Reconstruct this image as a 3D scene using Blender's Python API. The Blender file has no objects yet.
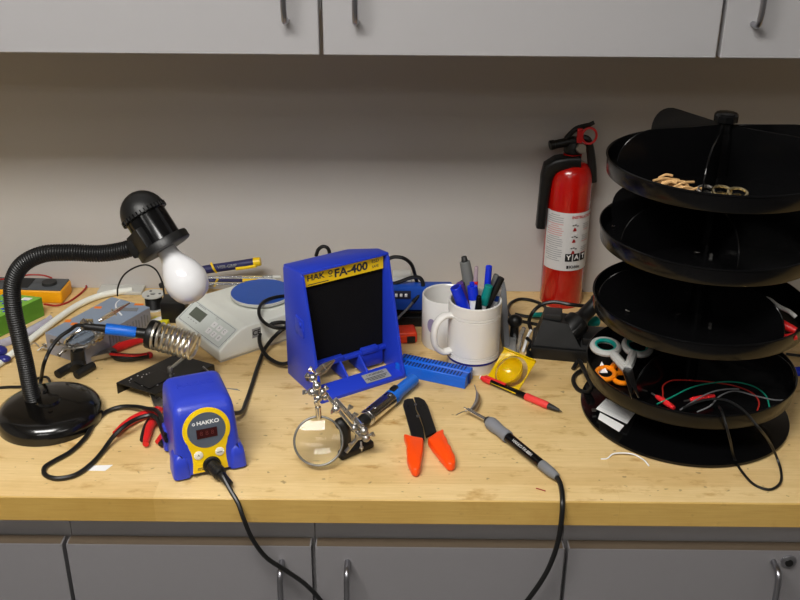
import bpy, bmesh, math, random
from math import sin, cos, pi, radians, atan2, sqrt
from mathutils import Vector as V, Matrix as Mx, noise
random.seed(7)
SC = bpy.context.scene
COL = SC.collection

# ------------------------------------------------------------------ camera
HC = 0.81                       # eye height above the worktop (worktop = z 0)
F = 1000.0; TH = radians(25.5); RO = radians(.41); YA = radians(-.19)
_f = V((sin(YA)*cos(TH), cos(YA)*cos(TH), -sin(TH)))
_r = V((cos(YA), -sin(YA), 0)); _u = _r.cross(_f)
_R = cos(RO)*_r + sin(RO)*_u; _U = -sin(RO)*_r + cos(RO)*_u
CAM = V((0, 0, HC))
cd = bpy.data.cameras.new('camera'); co = bpy.data.objects.new('camera', cd); COL.objects.link(co)
cd.sensor_width = 36; cd.lens = 36*F/800; cd.clip_start = .05
m = Mx((( _R.x, _U.x, -_f.x, 0), (_R.y, _U.y, -_f.y, 0), (_R.z, _U.z, -_f.z, HC), (0, 0, 0, 1)))
co.matrix_world = m
SC.camera = co

def ray(x, y): return _f + _R*((x-400)/F) - _U*((y-300)/F)
def G(x, y, z=0.0):             # survey: point of the photo at height z above the worktop
    d = ray(x, y); return CAM + d*((z-HC)/d.z)
def GY(x, y, Y):                # survey: point of the photo at depth Y
    d = ray(x, y); return CAM + d*(Y/d.y)

YW = 1.743; YF = 1.082

# ------------------------------------------------------------------ materials
def srgb(r, g, b):
    f = lambda c: (c/255/12.92) if c/255 <= .04045 else ((c/255+.055)/1.055)**2.4
    return (f(r), f(g), f(b), 1)
def pm(name, rgb, rough=.5, metal=0, coat=0, trans=0, ior=1.45, spec=.5, var=.06, vscale=40, bump=0, bscale=200, emit=None, alpha=1, lin=False):
    m = bpy.data.materials.new(name); m.use_nodes = True
    nt = m.node_tree; b = nt.nodes['Principled BSDF']
    c = (*rgb, 1) if lin else srgb(*rgb)
    b.inputs['Roughness'].default_value = rough; b.inputs['Metallic'].default_value = metal
    b.inputs['Coat Weight'].default_value = coat; b.inputs['Transmission Weight'].default_value = trans
    b.inputs['IOR'].default_value = ior; b.inputs['Specular IOR Level'].default_value = spec
    b.inputs['Alpha'].default_value = alpha
    b.inputs['Base Color'].default_value = c
    tc = nt.nodes.new('ShaderNodeTexCoord')
    if var:
        n = nt.nodes.new('ShaderNodeTexNoise'); n.inputs['Scale'].default_value = vscale; n.inputs['Detail'].default_value = 3
        nt.links.new(tc.outputs['Object'], n.inputs['Vector'])
        mx = nt.nodes.new('ShaderNodeMix'); mx.data_type = 'RGBA'
        mx.inputs[6].default_value = tuple(max(0, v*(1-var)) for v in c[:3])+(1,)
        mx.inputs[7].default_value = tuple(min(1, v*(1+var)) for v in c[:3])+(1,)
        nt.links.new(n.outputs['Fac'], mx.inputs[0]); nt.links.new(mx.outputs[2], b.inputs['Base Color'])
    if bump:
        n2 = nt.nodes.new('ShaderNodeTexNoise'); n2.inputs['Scale'].default_value = bscale
        nt.links.new(tc.outputs['Object'], n2.inputs['Vector'])
        bp = nt.nodes.new('ShaderNodeBump'); bp.inputs['Strength'].default_value = bump; bp.inputs['Distance'].default_value = .001
        nt.links.new(n2.outputs['Fac'], bp.inputs['Height']); nt.links.new(bp.outputs['Normal'], b.inputs['Normal'])
    if emit:
        b.inputs['Emission Color'].default_value = (*emit[:3], 1); b.inputs['Emission Strength'].default_value = emit[3]
    return m

def wood_mat(name, c_lo, c_hi, rough, stain):
    m = bpy.data.materials.new(name); m.use_nodes = True
    nt = m.node_tree; L = nt.links; N = nt.nodes.new; b = nt.nodes['Principled BSDF']
    tc = N('ShaderNodeTexCoord')
    def noise_(sx, sy, sz, scale, detail=4, rough_=.5):
        mp = N('ShaderNodeMapping'); mp.inputs['Scale'].default_value = (sx, sy, sz); L.new(tc.outputs['Object'], mp.inputs['Vector'])
        n = N('ShaderNodeTexNoise'); n.inputs['Scale'].default_value = scale; n.inputs['Detail'].default_value = detail; n.inputs['Roughness'].default_value = rough_
        L.new(mp.outputs[0], n.inputs['Vector']); return n.outputs['Fac']
    def ramp(fac, p0, p1, c0=(0,0,0,1), c1=(1,1,1,1)):
        r = N('ShaderNodeValToRGB'); r.color_ramp.elements[0].position = p0; r.color_ramp.elements[1].position = p1
        r.color_ramp.elements[0].color = c0; r.color_ramp.elements[1].color = c1; L.new(fac, r.inputs[0]); return r.outputs[0]
    def mix(fac, a, c, mode='MIX'):
        x = N('ShaderNodeMix'); x.data_type = 'RGBA'; x.blend_type = mode
        for i, v in ((0, fac), (6, a), (7, c)):
            if isinstance(v, (int, float, tuple)): x.inputs[i].default_value = v
            else: L.new(v, x.inputs[i])
        return x.outputs[2]
    br = N('ShaderNodeTexBrick'); br.offset = .37; br.inputs['Scale'].default_value = 1
    br.inputs['Brick Width'].default_value = .62; br.inputs['Row Height'].default_value = .042; br.inputs['Mortar Size'].default_value = .0004
    br.inputs['Color1'].default_value = (.0, .0, .0, 1); br.inputs['Color2'].default_value = (1, 1, 1, 1); br.inputs['Mortar'].default_value = (.25, .25, .25, 1)
    L.new(tc.outputs['Object'], br.inputs['Vector'])
    grain = noise_(1.2, 22, 22, 14, 6, .6)
    base = mix(br.outputs['Color'], c_lo, c_hi)
    gcol = ramp(grain, .35, .7, (.80, .76, .66, 1), (1.0, 1.0, 1.0, 1))
    col = mix(.55, base, mix(1.0, base, gcol, 'MULTIPLY'))
    wear = noise_(1.6, 2.6, 1, 5, 5, .6)
    col = mix(ramp(wear, .42, .66, (0,0,0,1), (.55,.55,.55,1)), col, mix(1.0, col, (.86, .80, .66, 1), 'MULTIPLY'))
    st = noise_(4, 9, 4, 4.5, 6, .62)
    col = mix(ramp(st, .57, .74, (0,0,0,1), (stain, stain, stain, 1)), col, mix(1.0, col, (.60, .44, .22, 1), 'MULTIPLY'))
    sp = noise_(1, 1.3, 1, 75, 2, .4)
    col = mix(ramp(sp, .70, .74, (0,0,0,1), (.55*stain, .55*stain, .55*stain, 1)), col, (.14, .085, .03, 1))
    sc = noise_(2.2, 40, 2, 9, 2, .5)
    col = mix(ramp(sc, .70, .78, (0,0,0,1), (.5*stain, .5*stain, .5*stain, 1)), col, mix(1.0, col, (.62, .5, .34, 1), 'MULTIPLY'))
    L.new(col, b.inputs['Base Color'])
    rr = ramp(wear, .3, .7, (rough-.06,)*3+(1,), (rough+.14,)*3+(1,)); L.new(rr, b.inputs['Roughness'])
    b.inputs['Specular IOR Level'].default_value = .3
    bp = N('ShaderNodeBump'); bp.inputs['Strength'].default_value = .12; bp.inputs['Distance'].default_value = .001
    L.new(grain, bp.inputs['Height']); L.new(bp.outputs[0], b.inputs['Normal'])
    return m

M = {}
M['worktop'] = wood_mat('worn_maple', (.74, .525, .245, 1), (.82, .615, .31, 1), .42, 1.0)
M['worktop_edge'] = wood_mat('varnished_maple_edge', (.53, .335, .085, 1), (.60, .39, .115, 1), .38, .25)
M['wall'] = pm('wall_paint', (.50, .475, .45), .75, var=.02, vscale=3, lin=True, bump=.06, bscale=300)
M['room_wall'] = pm('room_wall_paint', (.28, .27, .26), .8, var=.02, lin=True)
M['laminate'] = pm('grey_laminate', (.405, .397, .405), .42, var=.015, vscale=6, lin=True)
M['laminate_shaded'] = pm('grey_laminate_shaded', (.215, .206, .213), .42, var=.015, vscale=6, lin=True)  # same laminate as the upper doors, with shade put into a darker colour
M['carcass'] = pm('cabinet_carcass', (.34, .325, .32), .6, var=.02, lin=True)
M['rail'] = pm('base_rail_laminate', (.55, .53, .54), .5, var=.02, lin=True)
M['brown_edge'] = pm('brown_edge_band', (92, 80, 66), .5)
M['dark_gap'] = pm('dark_cabinet_inside', (40, 36, 32), .8)
M['ceiling'] = pm('ceiling_tile', (.60, .59, .57), .9, var=.03, vscale=20, lin=True)
M['floor'] = pm('floor_vinyl', (.13, .125, .12), .5, var=.12, vscale=8, lin=True)
M['steel'] = pm('brushed_steel', (190, 190, 192), .28, 1, var=.04)
M['chrome'] = pm('chrome', (232, 230, 226), .2, 1, var=.03)
M['blade'] = pm('blade_steel', (120, 120, 122), .3, 1)
M['coil'] = pm('coil_wire', (236, 232, 220), .32, 1, var=.03)
M['dull_metal'] = pm('dull_metal', (180, 176, 170), .38, 1, var=.1)
M['ring_metal'] = pm('ring_metal', (118, 116, 112), .3, 1)
M['brass'] = pm('brass', (222, 204, 160), .25, 1, var=.05)
M['handle'] = pm('pull_metal', (170, 170, 176), .3, 1)
M['black'] = pm('black_plastic', (17, 17, 17), .42, var=.1)
M['black_gloss'] = pm('gloss_black_plastic', (9, 9, 10), .16, var=.1, spec=.45)
M['tray_black'] = pm('tray_black_plastic', (10, 10, 11), .2, var=.1, spec=.26)
M['enamel'] = pm('black_enamel', (14, 13, 12), .2, coat=.4, var=.1)
M['rubber'] = pm('black_rubber', (22, 22, 22), .5, var=.08)
M['cord'] = pm('black_cord', (18, 18, 18), .38, var=.08)
M['cord_grey'] = pm('grey_cord', (108, 108, 110), .45)
M['iron_black'] = pm('cast_black', (27, 26, 25), .5, bump=.2, bscale=300)
M['sheet_black'] = pm('black_painted_sheet', (20, 19, 18), .33, var=.2, vscale=60)
M['blue'] = pm('royal_blue_plastic', (46, 64, 188), .32, var=.03)
M['blue_hood'] = pm('royal_blue_hood', (36, 62, 196), .34, var=.03)
M['blue_dark'] = pm('blue_plastic_inner', (30, 52, 180), .4, var=.03)
M['blue_box'] = pm('bright_blue_plastic', (14, 96, 212), .36, var=.05)
M['blue_slot'] = pm('blue_slots', (4, 30, 96), .6)
M['blue_handle'] = pm('blue_grip', (22, 110, 222), .4)
M['blue_device'] = pm('blue_device_case', (24, 76, 176), .4)
M['blue_pan'] = pm('blue_pan', (40, 84, 172), .45)
M['pen_blue'] = pm('pen_blue', (24, 52, 216), .25)
M['navy'] = pm('navy_grip', (38, 38, 84), .5)
M['yellow'] = pm('yellow_plastic', (240, 200, 14), .35, var=.03)
M['yellow_dmm'] = pm('orange_yellow_case', (244, 168, 12), .45)
M['dmm_grey'] = pm('meter_face_grey', (74, 78, 82), .45)
M['amber'] = pm('amber_acrylic', (252, 214, 14), .08, trans=.45, ior=1.42, var=0, spec=.6)
M['label_yellow'] = pm('yellow_label', (246, 206, 20), .45, var=.02)
M['filter'] = pm('black_filter_foam', (20, 20, 22), .95, var=.5, vscale=700, bump=1, bscale=900, spec=.1)
M['face_grey'] = pm('slate_face', (84, 92, 104), .4)
M['cream'] = pm('cream_buttons', (226, 222, 205), .45)
M['led'] = pm('dark_red_display', (58, 22, 22), .15)
M['white'] = pm('white_print', (238, 238, 238), .5, var=.02)
M['ink'] = pm('dark_ink', (34, 36, 60), .6)
M['ink_black'] = pm('black_ink', (24, 24, 26), .6)
M['ink_grey'] = pm('grey_ink', (150, 150, 152), .6)
M['ink_red'] = pm('red_ink', (196, 40, 40), .6)
M['ceramic'] = pm('white_ceramic', (226, 224, 220), .18, coat=.3, var=.02)
M['navy_band'] = pm('navy_glaze', (44, 46, 120), .2)
M['scale_case'] = pm('scale_case', (226, 228, 220), .45, var=.02)
M['scale_panel'] = pm('scale_panel', (212, 218, 214), .45, var=.02)
M['lcd'] = pm('lcd_grey', (98, 104, 94), .25)
M['label_grey'] = pm('grey_label', (152, 152, 150), .5)
M['orange'] = pm('orange_grip', (255, 78, 10), .35, var=.03)
M['scissor_orange'] = pm('scissor_orange', (250, 138, 14), .35)
M['teal'] = pm('teal_rubber', (0, 150, 140), .45)
M['scissor_grey'] = pm('scissor_grey', (188, 188, 184), .4)
M['red_grip'] = pm('red_grip', (214, 34, 34), .38)
M['red_enamel'] = pm('red_enamel', (184, 18, 10), .22, coat=.5, var=.03)
M['red_plastic'] = pm('red_plastic', (222, 40, 44), .35)
M['coral'] = pm('coral_grip', (232, 66, 62), .5)
M['red_orange'] = pm('red_orange_case', (232, 66, 28), .4)
M['paper'] = pm('white_paper', (236, 236, 234), .7, var=.02)
M['label_white'] = pm('white_label', (214, 212, 210), .5, var=.02)
M['bulb'] = pm('frosted_bulb_glass', (222, 222, 224), .2, coat=1.0, var=.01)
M['glass'] = pm('clear_glass', (250, 252, 250), .01, trans=1, ior=1.33, var=0, spec=1)
M['clear_plastic'] = pm('clear_plastic', (235, 238, 240), .08, trans=.85, ior=1.3, var=0)
M['bag'] = pm('clear_bag', (206, 206, 224), .2, trans=.4, ior=1.1, var=.1)
M['white_cord'] = pm('white_cord', (236, 238, 230), .45)
M['red_wire'] = pm('red_wire', (158, 34, 26), .4)
M['green_wire'] = pm('green_wire', (16, 132, 108), .4)
M['green_box'] = pm('green_carton', (124, 184, 60), .45, var=.1)
M['green_side'] = pm('green_carton_side', (88, 142, 42), .5, var=.12)
M['carton_grey'] = pm('grey_blue_carton', (136, 150, 170), .5, var=.06)
M['carton_side'] = pm('grey_carton_side', (148, 148, 156), .5, var=.05)
M['carton_orange'] = pm('orange_print', (244, 130, 30), .5)
M['light_grey'] = pm('light_grey_plastic', (196, 196, 190), .45)
M['mid_grey'] = pm('mid_grey_plastic', (118, 120, 124), .5)
M['grip_grey'] = pm('grey_rubber_grip', (128, 130, 136), .6)
M['dark_grey'] = pm('dark_grey_plastic', (40, 40, 40), .5)
M['marker_grey'] = pm('grey_marker', (112, 114, 112), .5)
M['teal_cap'] = pm('teal_cap', (10, 132, 126), .4)
M['purple'] = pm('purple_cap', (92, 60, 132), .4)
M['clear_pen'] = pm('clear_pink_pen', (210, 190, 200), .15, trans=.4, ior=1.3)
M['packet_yellow'] = pm('yellow_packet', (226, 214, 40), .5)
M['straw'] = pm('tan_cord', (206, 164, 110), .7, var=.2, vscale=200)
M['lamp_panel'] = pm('light_diffuser', (250, 250, 250), .6, emit=(1, .96, .9, 2.0))

# ------------------------------------------------------------------ mesh tools
def T(x=0, y=0, z=0): return Mx.Translation((x, y, z))
def RX(a): return Mx.Rotation(a, 4, 'X')
def RY(a): return Mx.Rotation(a, 4, 'Y')
def RZ(a): return Mx.Rotation(a, 4, 'Z')
def frame(p, z, x=None):
    z = V(z).normalized(); x = V(x) if x is not None else (V((0, 0, 1)) if abs(z.z) < .95 else V((1, 0, 0)))
    x = (x - z*x.dot(z)).normalized(); y = z.cross(x)
    return Mx(((x.x, y.x, z.x, p[0]), (x.y, y.y, z.y, p[1]), (x.z, y.z, z.z, p[2]), (0, 0, 0, 1)))
def spline(P, n=8, closed=False):
    P = [V(p) for p in P]; out = []; N = len(P)
    for i in range(N if closed else N-1):
        p1, p2 = P[i], P[(i+1) % N]
        p0 = P[i-1] if (closed or i > 0) else p1*2-p2
        p3 = P[(i+2) % N] if (closed or i+2 < N) else p2*2-p1
        d1 = max((p1-p0).length, 1e-6)**.5; d2 = max((p2-p1).length, 1e-6)**.5; d3 = max((p3-p2).length, 1e-6)**.5
        m1 = ((p1-p0)/d1-(p2-p0)/(d1+d2)+(p2-p1)/d2)*d2
        m2 = ((p2-p1)/d2-(p3-p1)/(d2+d3)+(p3-p2)/d3)*d2
        for k in range(n):
            t = k/n
            out.append(p1*(2*t**3-3*t*t+1)+m1*(t**3-2*t*t+t)+p2*(-2*t**3+3*t*t)+m2*(t**3-t*t))
    if not closed: out.append(P[-1])
    return out

class MB:
    def __init__(s): s.bm = bmesh.new()
    def add(s, bm, Mt=None, mi=0):
        if Mt is not None: bmesh.ops.transform(bm, matrix=Mt, verts=bm.verts)
        if mi:
            for f in bm.faces: f.material_index = mi
        me = bpy.data.meshes.new('t'); bm.to_mesh(me); bm.free(); s.bm.from_mesh(me); bpy.data.meshes.remove(me); return s
    def box(s, size, c=(0, 0, 0), bev=0, seg=2, Mt=None, mi=0):
        bm = bmesh.new(); bmesh.ops.create_cube(bm, size=1)
        bmesh.ops.scale(bm, vec=size, verts=bm.verts)
        if bev: bmesh.ops.bevel(bm, geom=bm.edges[:], offset=min(bev, min(size)*.49), segments=seg, profile=.5, affect='EDGES')
        bmesh.ops.translate(bm, vec=c, verts=bm.verts)
        return s.add(bm, Mt, mi)
    def rings(s, R, caps=True, closed=True, Mt=None, loop=False):
        bm = bmesh.new(); vs = [[bm.verts.new(p) for p in r] for r in R]; n = len(R[0])
        for i in range(len(vs) if loop else len(vs)-1):
            a, b = vs[i], vs[(i+1) % len(vs)]
            for j in range(n if closed else n-1):
                k = (j+1) % n
                try: bm.faces.new((a[j], a[k], b[k], b[j]))
                except ValueError: pass
        if caps and not loop:
            bm.faces.new(list(reversed(vs[0]))); bm.faces.new(vs[-1])
        bmesh.ops.remove_doubles(bm, verts=bm.verts, dist=1e-6)
        bmesh.ops.recalc_face_normals(bm, faces=bm.faces)
        return s.add(bm, Mt)
    def lathe(s, prof, Mt=None, seg=32, caps=True):
        R = [[(max(r, 1e-7)*cos(2*pi*k/seg), max(r, 1e-7)*sin(2*pi*k/seg), z) for k in range(seg)] for r, z in prof]
        return s.rings(R, caps, True, Mt)
    def cyl(s, p0, p1, r0, r1=None, seg=16, bev=0):
        p0, p1 = V(p0), V(p1); r1 = r0 if r1 is None else r1; h = (p1-p0).length
        pr = [(r0, 0), (r1, h)] if not bev else [(r0-bev, 0), (r0, bev), (r1, h-bev), (r1-bev, h)]
        return s.lathe(pr, frame(p0, p1-p0), seg)
    def tube(s, P, r, seg=8, sp=6, closed=False, caps=True, rot=0):
        P = [V(p) for p in P]
        if sp: P = spline(P, sp, closed)
        n = len(P); rf = r if callable(r) else (lambda t: r)
        tang = []
        for i in range(n):
            a = P[i-1] if (closed or i > 0) else P[0]; b = P[(i+1) % n] if (closed or i < n-1) else P[-1]
            tang.append((b-a).normalized())
        x = V((0, 0, 1)); x = x if abs(tang[0].dot(x)) < .9 else V((1, 0, 0)); R = []
        for i in range(n):
            x = (x-tang[i]*x.dot(tang[i])).normalized(); y = tang[i].cross(x); rr = rf(i/(n-1))
            R.append([P[i]+(x*cos(2*pi*k/seg+rot)+y*sin(2*pi*k/seg+rot))*rr for k in range(seg)])
        return s.rings(R, caps, True, None, loop=closed)
    def prism(s, poly, h, Mt=None, bev=0, seg=2, z0=0, mi=0):
        bm = bmesh.new(); vs = [bm.verts.new((p[0], p[1], z0)) for p in poly]; f = bm.faces.new(vs)
        e = bmesh.ops.extrude_face_region(bm, geom=[f]); nv = [v for v in e['geom'] if isinstance(v, bmesh.types.BMVert)]
        bmesh.ops.translate(bm, vec=(0, 0, h), verts=nv); bmesh.ops.recalc_face_normals(bm, faces=bm.faces)
        if bev: bmesh.ops.bevel(bm, geom=bm.edges[:], offset=bev, segments=seg, profile=.5, affect='EDGES', clamp_overlap=True)
        return s.add(bm, Mt, mi)
    def ball(s, c, r, seg=16, sc=(1, 1, 1), Mt=None):
        bm = bmesh.new(); bmesh.ops.create_uvsphere(bm, u_segments=seg, v_segments=max(6, seg//2), radius=r)
        bmesh.ops.scale(bm, vec=sc, verts=bm.verts); bmesh.ops.translate(bm, vec=c, verts=bm.verts)
        return s.add(bm, Mt)
    def text(s, txt, size, Mt, ext=.0003, sx=1, bold=0):
        cu = bpy.data.curves.new('t', 'FONT'); cu.body = txt; cu.size = size; cu.align_x = 'CENTER'; cu.align_y = 'CENTER'; cu.extrude = ext; cu.resolution_u = 3; cu.offset = bold
        ob = bpy.data.objects.new('t', cu); COL.objects.link(ob); dg = bpy.context.evaluated_depsgraph_get()
        me = bpy.data.meshes.new_from_object(ob.evaluated_get(dg)); bm = bmesh.new(); bm.from_mesh(me)
        bpy.data.objects.remove(ob); bpy.data.curves.remove(cu); bpy.data.meshes.remove(me)
        bmesh.ops.scale(bm, vec=(sx, 1, 1), verts=bm.verts)
        return s.add(bm, Mt)
    def build(s, name, mat, parent=None, world=False, loc=None, smooth=40):
        bm = s.bm
        if world and parent is not None: bmesh.ops.transform(bm, matrix=Mw(parent).inverted(), verts=bm.verts)
        elif parent is None and loc is None and bm.verts:
            lo = V([min(v.co[i] for v in bm.verts) for i in range(3)]); hi = V([max(v.co[i] for v in bm.verts) for i in range(3)])
            loc = V(((lo.x+hi.x)/2, (lo.y+hi.y)/2, lo.z)); bmesh.ops.translate(bm, vec=-loc, verts=bm.verts)
        me = bpy.data.meshes.new(name); bm.to_mesh(me); bm.free()
        mats = mat if isinstance(mat, (list, tuple)) else [mat]
        for mm in mats: me.materials.append(M[mm] if isinstance(mm, str) else mm)
        if smooth:
            for p in me.polygons: p.use_smooth = True
            me.set_sharp_from_angle(angle=radians(smooth))
        o = bpy.data.objects.new(name, me); COL.objects.link(o)
        if parent is not None: o.parent = parent
        elif loc is not None: o.location = loc
        return o
def Mw(o):
    m = T(*o.location) @ o.rotation_euler.to_matrix().to_4x4()
    return Mw(o.parent) @ m if o.parent else m
def tag(o, label, cat, group=None):
    o['label'] = label; o['category'] = cat
    if group: o['group'] = group
    return o
def thing(name, label, cat, loc=(0, 0, 0), rz=0, group=None):
    o = bpy.data.objects.new(name, None); COL.objects.link(o); o.empty_display_size = .02
    o.location = loc; o.rotation_euler = (0, 0, rz); return tag(o, label, cat, group)
def struct(o): o['kind'] = 'structure'; return o
def plab(o, l): o['label'] = l; return o
def cable(name, pts, r, mat, label, cat='cable', group=None, seg=8, sp=7, parent=None):
    if parent is not None: return MB().tube(pts, r, seg, sp).build(name, mat, parent, world=True)
    return tag(MB().tube(pts, r, seg, sp).build(name, mat), label, cat, group)
def rrect(w, d, r, n=5):
    P = []
    for cx, cy, a0 in ((w/2-r, d/2-r, 0), (-w/2+r, d/2-r, pi/2), (-w/2+r, -d/2+r, pi), (w/2-r, -d/2+r, 1.5*pi)):
        for k in range(n+1):
            a = a0+pi/2*k/n; P.append((cx+r*cos(a), cy+r*sin(a)))
    return P

# ================================================================== the setting
CZ = 1.72; FZ = -.91
XL, XR, YB = -2.3, 2.1, -2.6
def slab(name, lo, hi, mat):
    c = [(a+b)/2 for a, b in zip(lo, hi)]; sz = [b-a for a, b in zip(lo, hi)]
    return struct(MB().box(sz, c).build(name, mat, smooth=0))
slab('wall_back', (XL, YW, FZ), (XR, YW+.1, CZ), 'wall')
slab('wall_left', (XL-.1, YB, FZ), (XL, YW+.1, CZ), 'room_wall')
slab('wall_right', (XR, YB, FZ), (XR+.1, YW+.1, CZ), 'room_wall')
slab('wall_front', (XL-.1, YB-.1, FZ), (XR+.1, YB, CZ), 'room_wall')
slab('floor', (XL-.1, YB-.1, FZ-.1), (XR+.1, YW+.1, FZ), 'floor')
slab('ceiling', (XL-.1, YB-.1, CZ), (XR+.1, YW+.1, CZ+.1), 'ceiling')

# ceiling lamps of the room (behind and above the viewer)
for i, (x, y, en) in enumerate(((-.55, .12, 36), (1.15, -.6, 2.5), (-.55, -1.5, 6))):
    t = thing('ceiling_light', ('recessed ceiling light panel above the left half of the workbench', 'recessed ceiling light panel above the right half of the workbench', 'recessed ceiling light panel further back in the room')[i], 'ceiling light', (x, y, CZ-.04), 0)
    b = MB()
    for sx in (-1, 1): b.box((.02, .54, .04), (sx*.61, 0, .02))
    for sy in (-1, 1): b.box((1.24, .02, .04), (0, sy*.26, .02))
    b.build('frame', 'white', t)
    MB().box((1.2, .50, .004), (0, 0, .030)).build('diffuser', 'lamp_panel', t)
    ld = bpy.data.lights.new('ceiling_lamp', 'AREA'); ld.shape = 'RECTANGLE'; ld.size = 1.2; ld.size_y = .5; ld.energy = en; ld.color = (1, .975, .935)
    lo = bpy.data.objects.new('ceiling_lamp', ld); COL.objects.link(lo); lo.parent = t; lo.location = (0, 0, .024)
w = bpy.data.worlds.new('world'); SC.world = w; w.use_nodes = True
w.node_tree.nodes['Background'].inputs[0].default_value = (.5, .5, .5, 1); w.node_tree.nodes['Background'].inputs[1].default_value = .2

# worktop
b = MB(); b.box((XR-XL, YW-YF, .04), ((XL+XR)/2, (YW+YF)/2, -.02), bev=.0015, seg=1)
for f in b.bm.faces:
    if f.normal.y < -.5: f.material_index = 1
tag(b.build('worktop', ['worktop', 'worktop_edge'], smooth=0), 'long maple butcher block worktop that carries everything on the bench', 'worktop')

# upper wall cabinets
YC = YW-.33
def pull(parent, x, y, z0, z1, up=True):
    MB().tube([(x, y, z0), (x, y-.022, z0+.002), (x, y-.028, z0+.012), (x, y-.028, z1-.012), (x, y-.022, z1-.002), (x, y, z1)], .0042, 10, 5).build('handle', 'handle', parent, world=True)
zd = GY(400, 55.8, YC).z
xg1 = GY(321.5, 55, YC).x; xg2 = GY(717.5, 60, YC).x; dw = xg2-xg1
def upper(x0, x1, hx, label):
    t = thing('wall_cabinet', label, 'cabinet', ((x0+x1)/2, YC, zd))
    MB().box((x1-x0-.001, .31, CZ-.25-zd-.058), ((x0+x1)/2, YC+.0205+.155, (zd+.058+CZ-.25)/2)).build('body', 'carcass', t, world=True, smooth=0)
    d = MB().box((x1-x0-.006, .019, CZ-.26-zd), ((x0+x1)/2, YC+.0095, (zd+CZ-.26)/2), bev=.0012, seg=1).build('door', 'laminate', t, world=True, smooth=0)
    for h in hx: pull(d, h, YC+.001, GY(300, 23, YC-.02).z, GY(300, 23, YC-.02).z+.1)
    return t
hx1 = GY(284, 20, YC-.028).x; hx2 = GY(355, 20, YC-.028).x; hx3 = GY(760, 24, YC-.028).x
upper(xg1-2*dw, xg1-dw, [], 'unseen light grey wall cabinet added beyond the left edge for shade')  # out of view, added so the shade carries on along the wall
upper(xg2+dw, xg2+2*dw, [], 'unseen light grey wall cabinet added beyond the right edge for shade')  # likewise unseen, added for its shade at this end
upper(xg1-dw, xg1, [hx1], 'light grey wall cabinet at left, door handle near its right edge')
upper(xg1, xg2, [hx2], 'widest light grey wall cabinet in the middle, door handle near its left edge')
upper(xg2, xg2+dw, [hx3], 'light grey wall cabinet at far right above the black carousel')

# lower cabinets
YD = YF+.012
zt = GY(400, 547.5, YD).z
gx = [GY(x, 560, YD).x for x in (66.5, 313.5, 565.5)]
w_ = gx[1]-gx[0]; gx = [gx[0]-w_*2, gx[0]-w_]+gx+[gx[2]+w_, gx[2]+w_*2]
lowl = ['grey base cabinet just beyond the left edge of the view', 'grey base cabinet at far left under the lamp end of the worktop', 'grey base cabinet left of centre, handle by its right edge',
        'grey base cabinet right of centre, handle by its left edge', 'grey base cabinet at right with a round lock in its door', 'grey base cabinet just beyond the right edge of the view']
for i in range(6):
    x0, x1 = gx[i], gx[i+1]; xc = (x0+x1)/2
    t = thing('base_cabinet', lowl[i], 'cabinet', (xc, YD+.03, FZ))
    MB().box((x1-x0-.0012, YW-YD-.04, -.041-FZ), (xc, (YW+YD+.026)/2, (-.041+FZ)/2)).build('body', 'rail', t, world=True, smooth=0)
    d = MB().box((x1-x0-.006, .019, zt-FZ-.1), (xc, YD+.0095, (zt+FZ+.1)/2)).build('door', 'laminate_shaded', t, world=True, smooth=0)
    e = MB().box((x1-x0-.010, .017, .0014), (xc, YD+.0095, zt+.0002)).build('edge_band', 'brown_edge', d, world=True, smooth=0)
    for hxx, k in ((279.5, 2), (346.5, 3), (780, 4)):
        if k == i:
            hh = GY(hxx, 575, YD-.028); pull(d, hh.x, YD+.001, hh.z-.1, hh.z)
    if i == 4:
        lp = GY(788, 561, YD)
        lk = MB().lathe([(.0001, .0), (.0105, 0), (.0105, .002), (.008, .004), (.0001, .004)], frame((lp.x, YD, lp.z), (0, -1, 0)), 24).build('lock', 'handle', d, world=True)
        MB().lathe([(.0001, 0), (.0055, 0), (.0055, .0022), (.0001, .0022)], frame((lp.x, YD-.0035, lp.z), (0, -1, 0)), 16).build('keyway', 'black', lk, world=True)

# ================================================================== gooseneck lamp
YL = 1.29
bc = G(50, 411.5, .012)
lamp = thing('desk_lamp', 'black gooseneck desk lamp with an unlit white bulb at the left end', 'lamp', (bc.x, bc.y, 0))
MB().lathe([(.0001, 0), (.0765, 0), (.0770, .006), (.0765, .013), (.072, .022), (.062, .0275), (.046, .0295), (.018, .0305), (.0165, .034), (.0001, .035)], None, 56).build('base', 'enamel', lamp)
nb = GY(30, 393, YL)
px = [(31, 392), (26, 366), (19, 335), (13, 306), (13, 282), (22, 265), (42, 254.5), (70, 252.5), (100, 253.5), (122, 250.5), (134, 247)]
pts = [GY(x, y, bc.y+.006+(YL-.01-bc.y-.006)*i/10) for i, (x, y) in enumerate(px)]
pts = [V((pts[0].x+.001, pts[0].y, .03))]+pts
sp = spline(pts, 40); dense = [sp[0]]; step = .0012
acc = 0
for a, c in zip(sp, sp[1:]):
    dense.append(c)
L = [0]
for a, c in zip(dense, dense[1:]): L.append(L[-1]+(c-a).length)
n = int(L[-1]/step); res = []; j = 0
for i in range(n+1):
    s = L[-1]*i/n
    while j < len(L)-2 and L[j+1] < s: j += 1
    u = (s-L[j])/max(L[j+1]-L[j], 1e-9); res.append(dense[j].lerp(dense[j+1], u))
MB().tube(res, lambda t: .0112+.0011*(1 if int(round(t*n)) % 3 == 0 else -.35), 20, 0).build('gooseneck', 'black', lamp, world=True, smooth=70)
top = GY(131, 193.5, YL); bot = CAM+ray(193.5, 298)*((top-CAM).dot(_f))
ax = (bot-top).normalized(); ax = (ax+V((0, .06, 0))).normalized()
hd = frame(top, ax, (0, -1, 0)) @ Mx.Scale(1.12, 4)
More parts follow.
